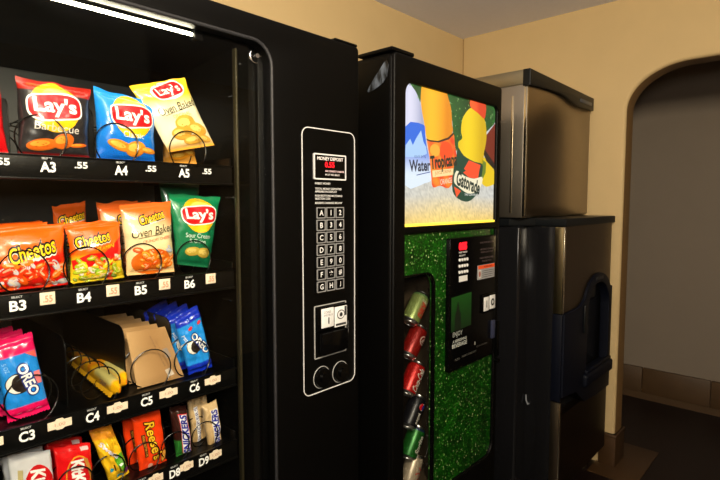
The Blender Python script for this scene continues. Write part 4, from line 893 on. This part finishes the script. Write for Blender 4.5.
# ================================================================== ICE MACHINE AND DISPENSER
ds = thing('ice_dispenser', 'floor-standing ice dispenser in steel and navy plastic between drinks machine and arch', 'ice dispenser', (2.48, 1.2, F_Z))
DX0, DX1, DY = 2.16, 2.80, .82; DT = -.103
b = MB().box(DX0, DX1 - .004, DY + .045, 1.0, -1.28, DT, .004).box(2.07, DX1 - .004, .985, 1.62, -1.28, DT, .012, 3)
b.build('cabinet', mat('black_side_panel', (.007, .007, .008), .16, spec=.35), ds)
sl = [(DX0 - .004, DY), (DX1 + .002, DY), (DX1 + .002, 1.60), (2.06, 1.60), (2.06, 1.03), (2.09, 1.005), (DX0 - .004, .955)]
b = MB().plate(sl, [], lambda a, c, d: (a, c, (DT - .069) / 2 + .001 + d), .036, .006)
b.build('top_slab', M['slab'], ds)
# front: steel sheet above, navy frame with arched recess, steel sheet below
mf = face_y(DY + .02)
rec_t = -.37; rx0, rx1 = 2.42, 2.775; rcx = (rx0 + rx1) / 2
def archpts(x0, x1, z0, zt, rz, n=14):
    c = (x0 + x1) / 2; r = (x1 - x0) / 2
    return [(x0, z0), (x1, z0)] + [(c + r * math.cos(R(180 * k / n)), zt - rz + rz * math.sin(R(180 * k / n))) for k in range(n + 1)]
up = [(DX0 + .012, -.475), (DX0 + .17, -.475), (DX0 + .20, -.465)] + [(rcx - .195 * math.cos(R(k * 9)) + .0, -.49 + .145 * math.sin(R(k * 9))) for k in range(1, 18)] + [(DX1 - .006, -.43), (DX1 - .006, DT), (DX0 + .012, DT)]
MB().prism(up, face_y(0), DY + .012, DY + .045).build('upper_front_sheet', M['steel_dd'], ds)
nv = [(DX0 + .008, -.84), (2.33, -.86), (2.44, -.935), (2.60, -.95), (DX1 - .002, -.95)] + [(DX1 - .002, -.425)] + [(rcx + .195 * math.cos(R(k * 9)), -.49 + .150 * math.sin(R(k * 9))) for k in range(2, 19)] + [(DX0 + .19, -.470), (DX0 + .008, -.478)]
b = MB().plate(nv, [archpts(rx0 + .03, rx1 - .02, -.80, -.385, .13)], face_y(DY + .022), .044, .004)
nav = b.build('navy_frame', M['navy'], ds)
b = MB().box(rx0 + .01, rx1, DY + .10, DY + .11, -.82, -.36).box(rx0 + .01, rx0 + .02, DY + .03, DY + .11, -.82, -.36).box(rx1 - .01, rx1, DY + .03, DY + .11, -.82, -.36).box(rx0 + .01, rx1, DY + .03, DY + .11, -.82, -.81)
b.build('recess_liner', M['navy_d'], nav)
b = MB().box(rcx - .05, rcx + .05, DY + .03, DY + .095, -.47, -.40, .012, 3).box(rcx - .03, rcx + .03, DY + .05, DY + .09, -.58, -.46, .008)
b.build('ice_chute', M['slab'], nav)
b = MB().box(rx0 - .01, rx1 + .01, DY - .020, DY + .02, -.86, -.80, .012, 4).box(rx0 + .01, rx1, DY - .012, DY + .01, -.80, -.785, .004)
b.build('drip_tray', M['navy'], nav)
MB().box(rcx - .05, rcx + .05, DY - .003, DY + .004, -.372, -.358, .002).build('badge', M['gasket'], nav)
MB().box(rx0 - .028, rx0 - .012, DY - .008, DY + .002, -.60, -.47, .004).build('lever', M['slab'], nav)
MB().box(DX0 + .012, DX1 - .004, DY + .012, DY + .045, -1.28, -.93).build('lower_front_sheet', mat('dark_lower_sheet', (.055, .035, .022), .42, metal=1, noise=.1, nscale=5), ds)
# chrome corner strips
b = MB().box(DX0 - .002, DX0 + .010, DY + .008, DY + .048, -.475, DT - .002, .002).build('corner_strip', mat('brass_toned_steel', (.42, .34, .19), .3, metal=1), ds)
MB().box(DX0 - .003, DX0 + .012, DY + .006, DY + .011, -.475, DT - .002, .0015).build('corner_bead', M['chrome'], ds)
MB().box(DX0 - .002, DX0 + .010, DY + .008, DY + .050, -.86, -.478, .002).build('corner_strip', M['navy'], ds)
MB().box(DX0 - .002, DX0 + .010, DY + .008, DY + .048, -1.28, -.865, .002).build('corner_strip', M['steel_d'], ds)
MB().box(DX0 - .003, DX0 + .012, DY + .006, DY + .011, -1.28, -.865, .0015).build('corner_bead', M['chrome'], ds)
# clip hanging on the side
b = MB().tube([(DX0 - .006, .978, -.862), (DX0 - .008, .976, -.885), (DX0 - .006, .968, -.905), (DX0 - .006, .963, -.898)], .0035, 8)
b.build('side_clip', mat('grey_clip', (.22, .24, .27), .4), ds)
for x, y in ((DX0 + .06, DY + .10), (DX1 - .06, DY + .10), (DX0 + .06, 1.52), (DX1 - .06, 1.52)): MB().cyl((x, y, F_Z), (x, y, -1.27), .02).build('leg', M['steel_d'], ds)

HX0, HX1, HY = 2.045, 2.790, .955
hd = thing('ice_maker_head', 'brushed steel ice maker with a black wavy top cap, standing on the ice dispenser', 'ice machine', (2.41, 1.28, -.068))
b = MB().box(HX0 + .002, HX1, HY + .012, 1.56, -.066, .548, .004)
b.build('cabinet', M['steel'], hd)
MB().box(HX0 + .012, HX1 - .002, HY, HY + .013, -.060, .49, .003).build('front_panel', M['steel_d'], hd)
MB().box(HX0 + .002, HX0 + .013, HY - .001, HY + .013, -.060, .490, .002).build('front_bead', M['chrome'], hd)
MB().box(HX0 - .002, HX0 + .004, HY + .013, 1.56, .488, .548, .002).build('side_band', mat('olive_steel', (.38, .33, .22), .35, metal=1), hd)
MB().box(HX0 - .002, HX0 + .003, 1.015, 1.021, -.045, .447, .001).build('side_highlight_strip', M['chrome'], hd)  # added bright strip, stands in for a lamp's reflected streak on the steel
cap = [(HX0 - .004, .481), (2.16, .489), (2.27, .494), (2.36, .494), (2.43, .488), (2.50, .476), (2.56, .468), (2.63, .467), (HX1 + .004, .472), (HX1 + .004, .535), (HX0 - .004, .548)]
b = MB().plate(cap, [], face_y(HY + .002), .034, .004)
cpx = b.build('front_cap', M['slab'], hd)
MB().box(2.60, 2.76, HY - .017, HY - .014, .490, .508, .002).build('badge', mat('slate_badge', (.06, .07, .09), .4), cpx)
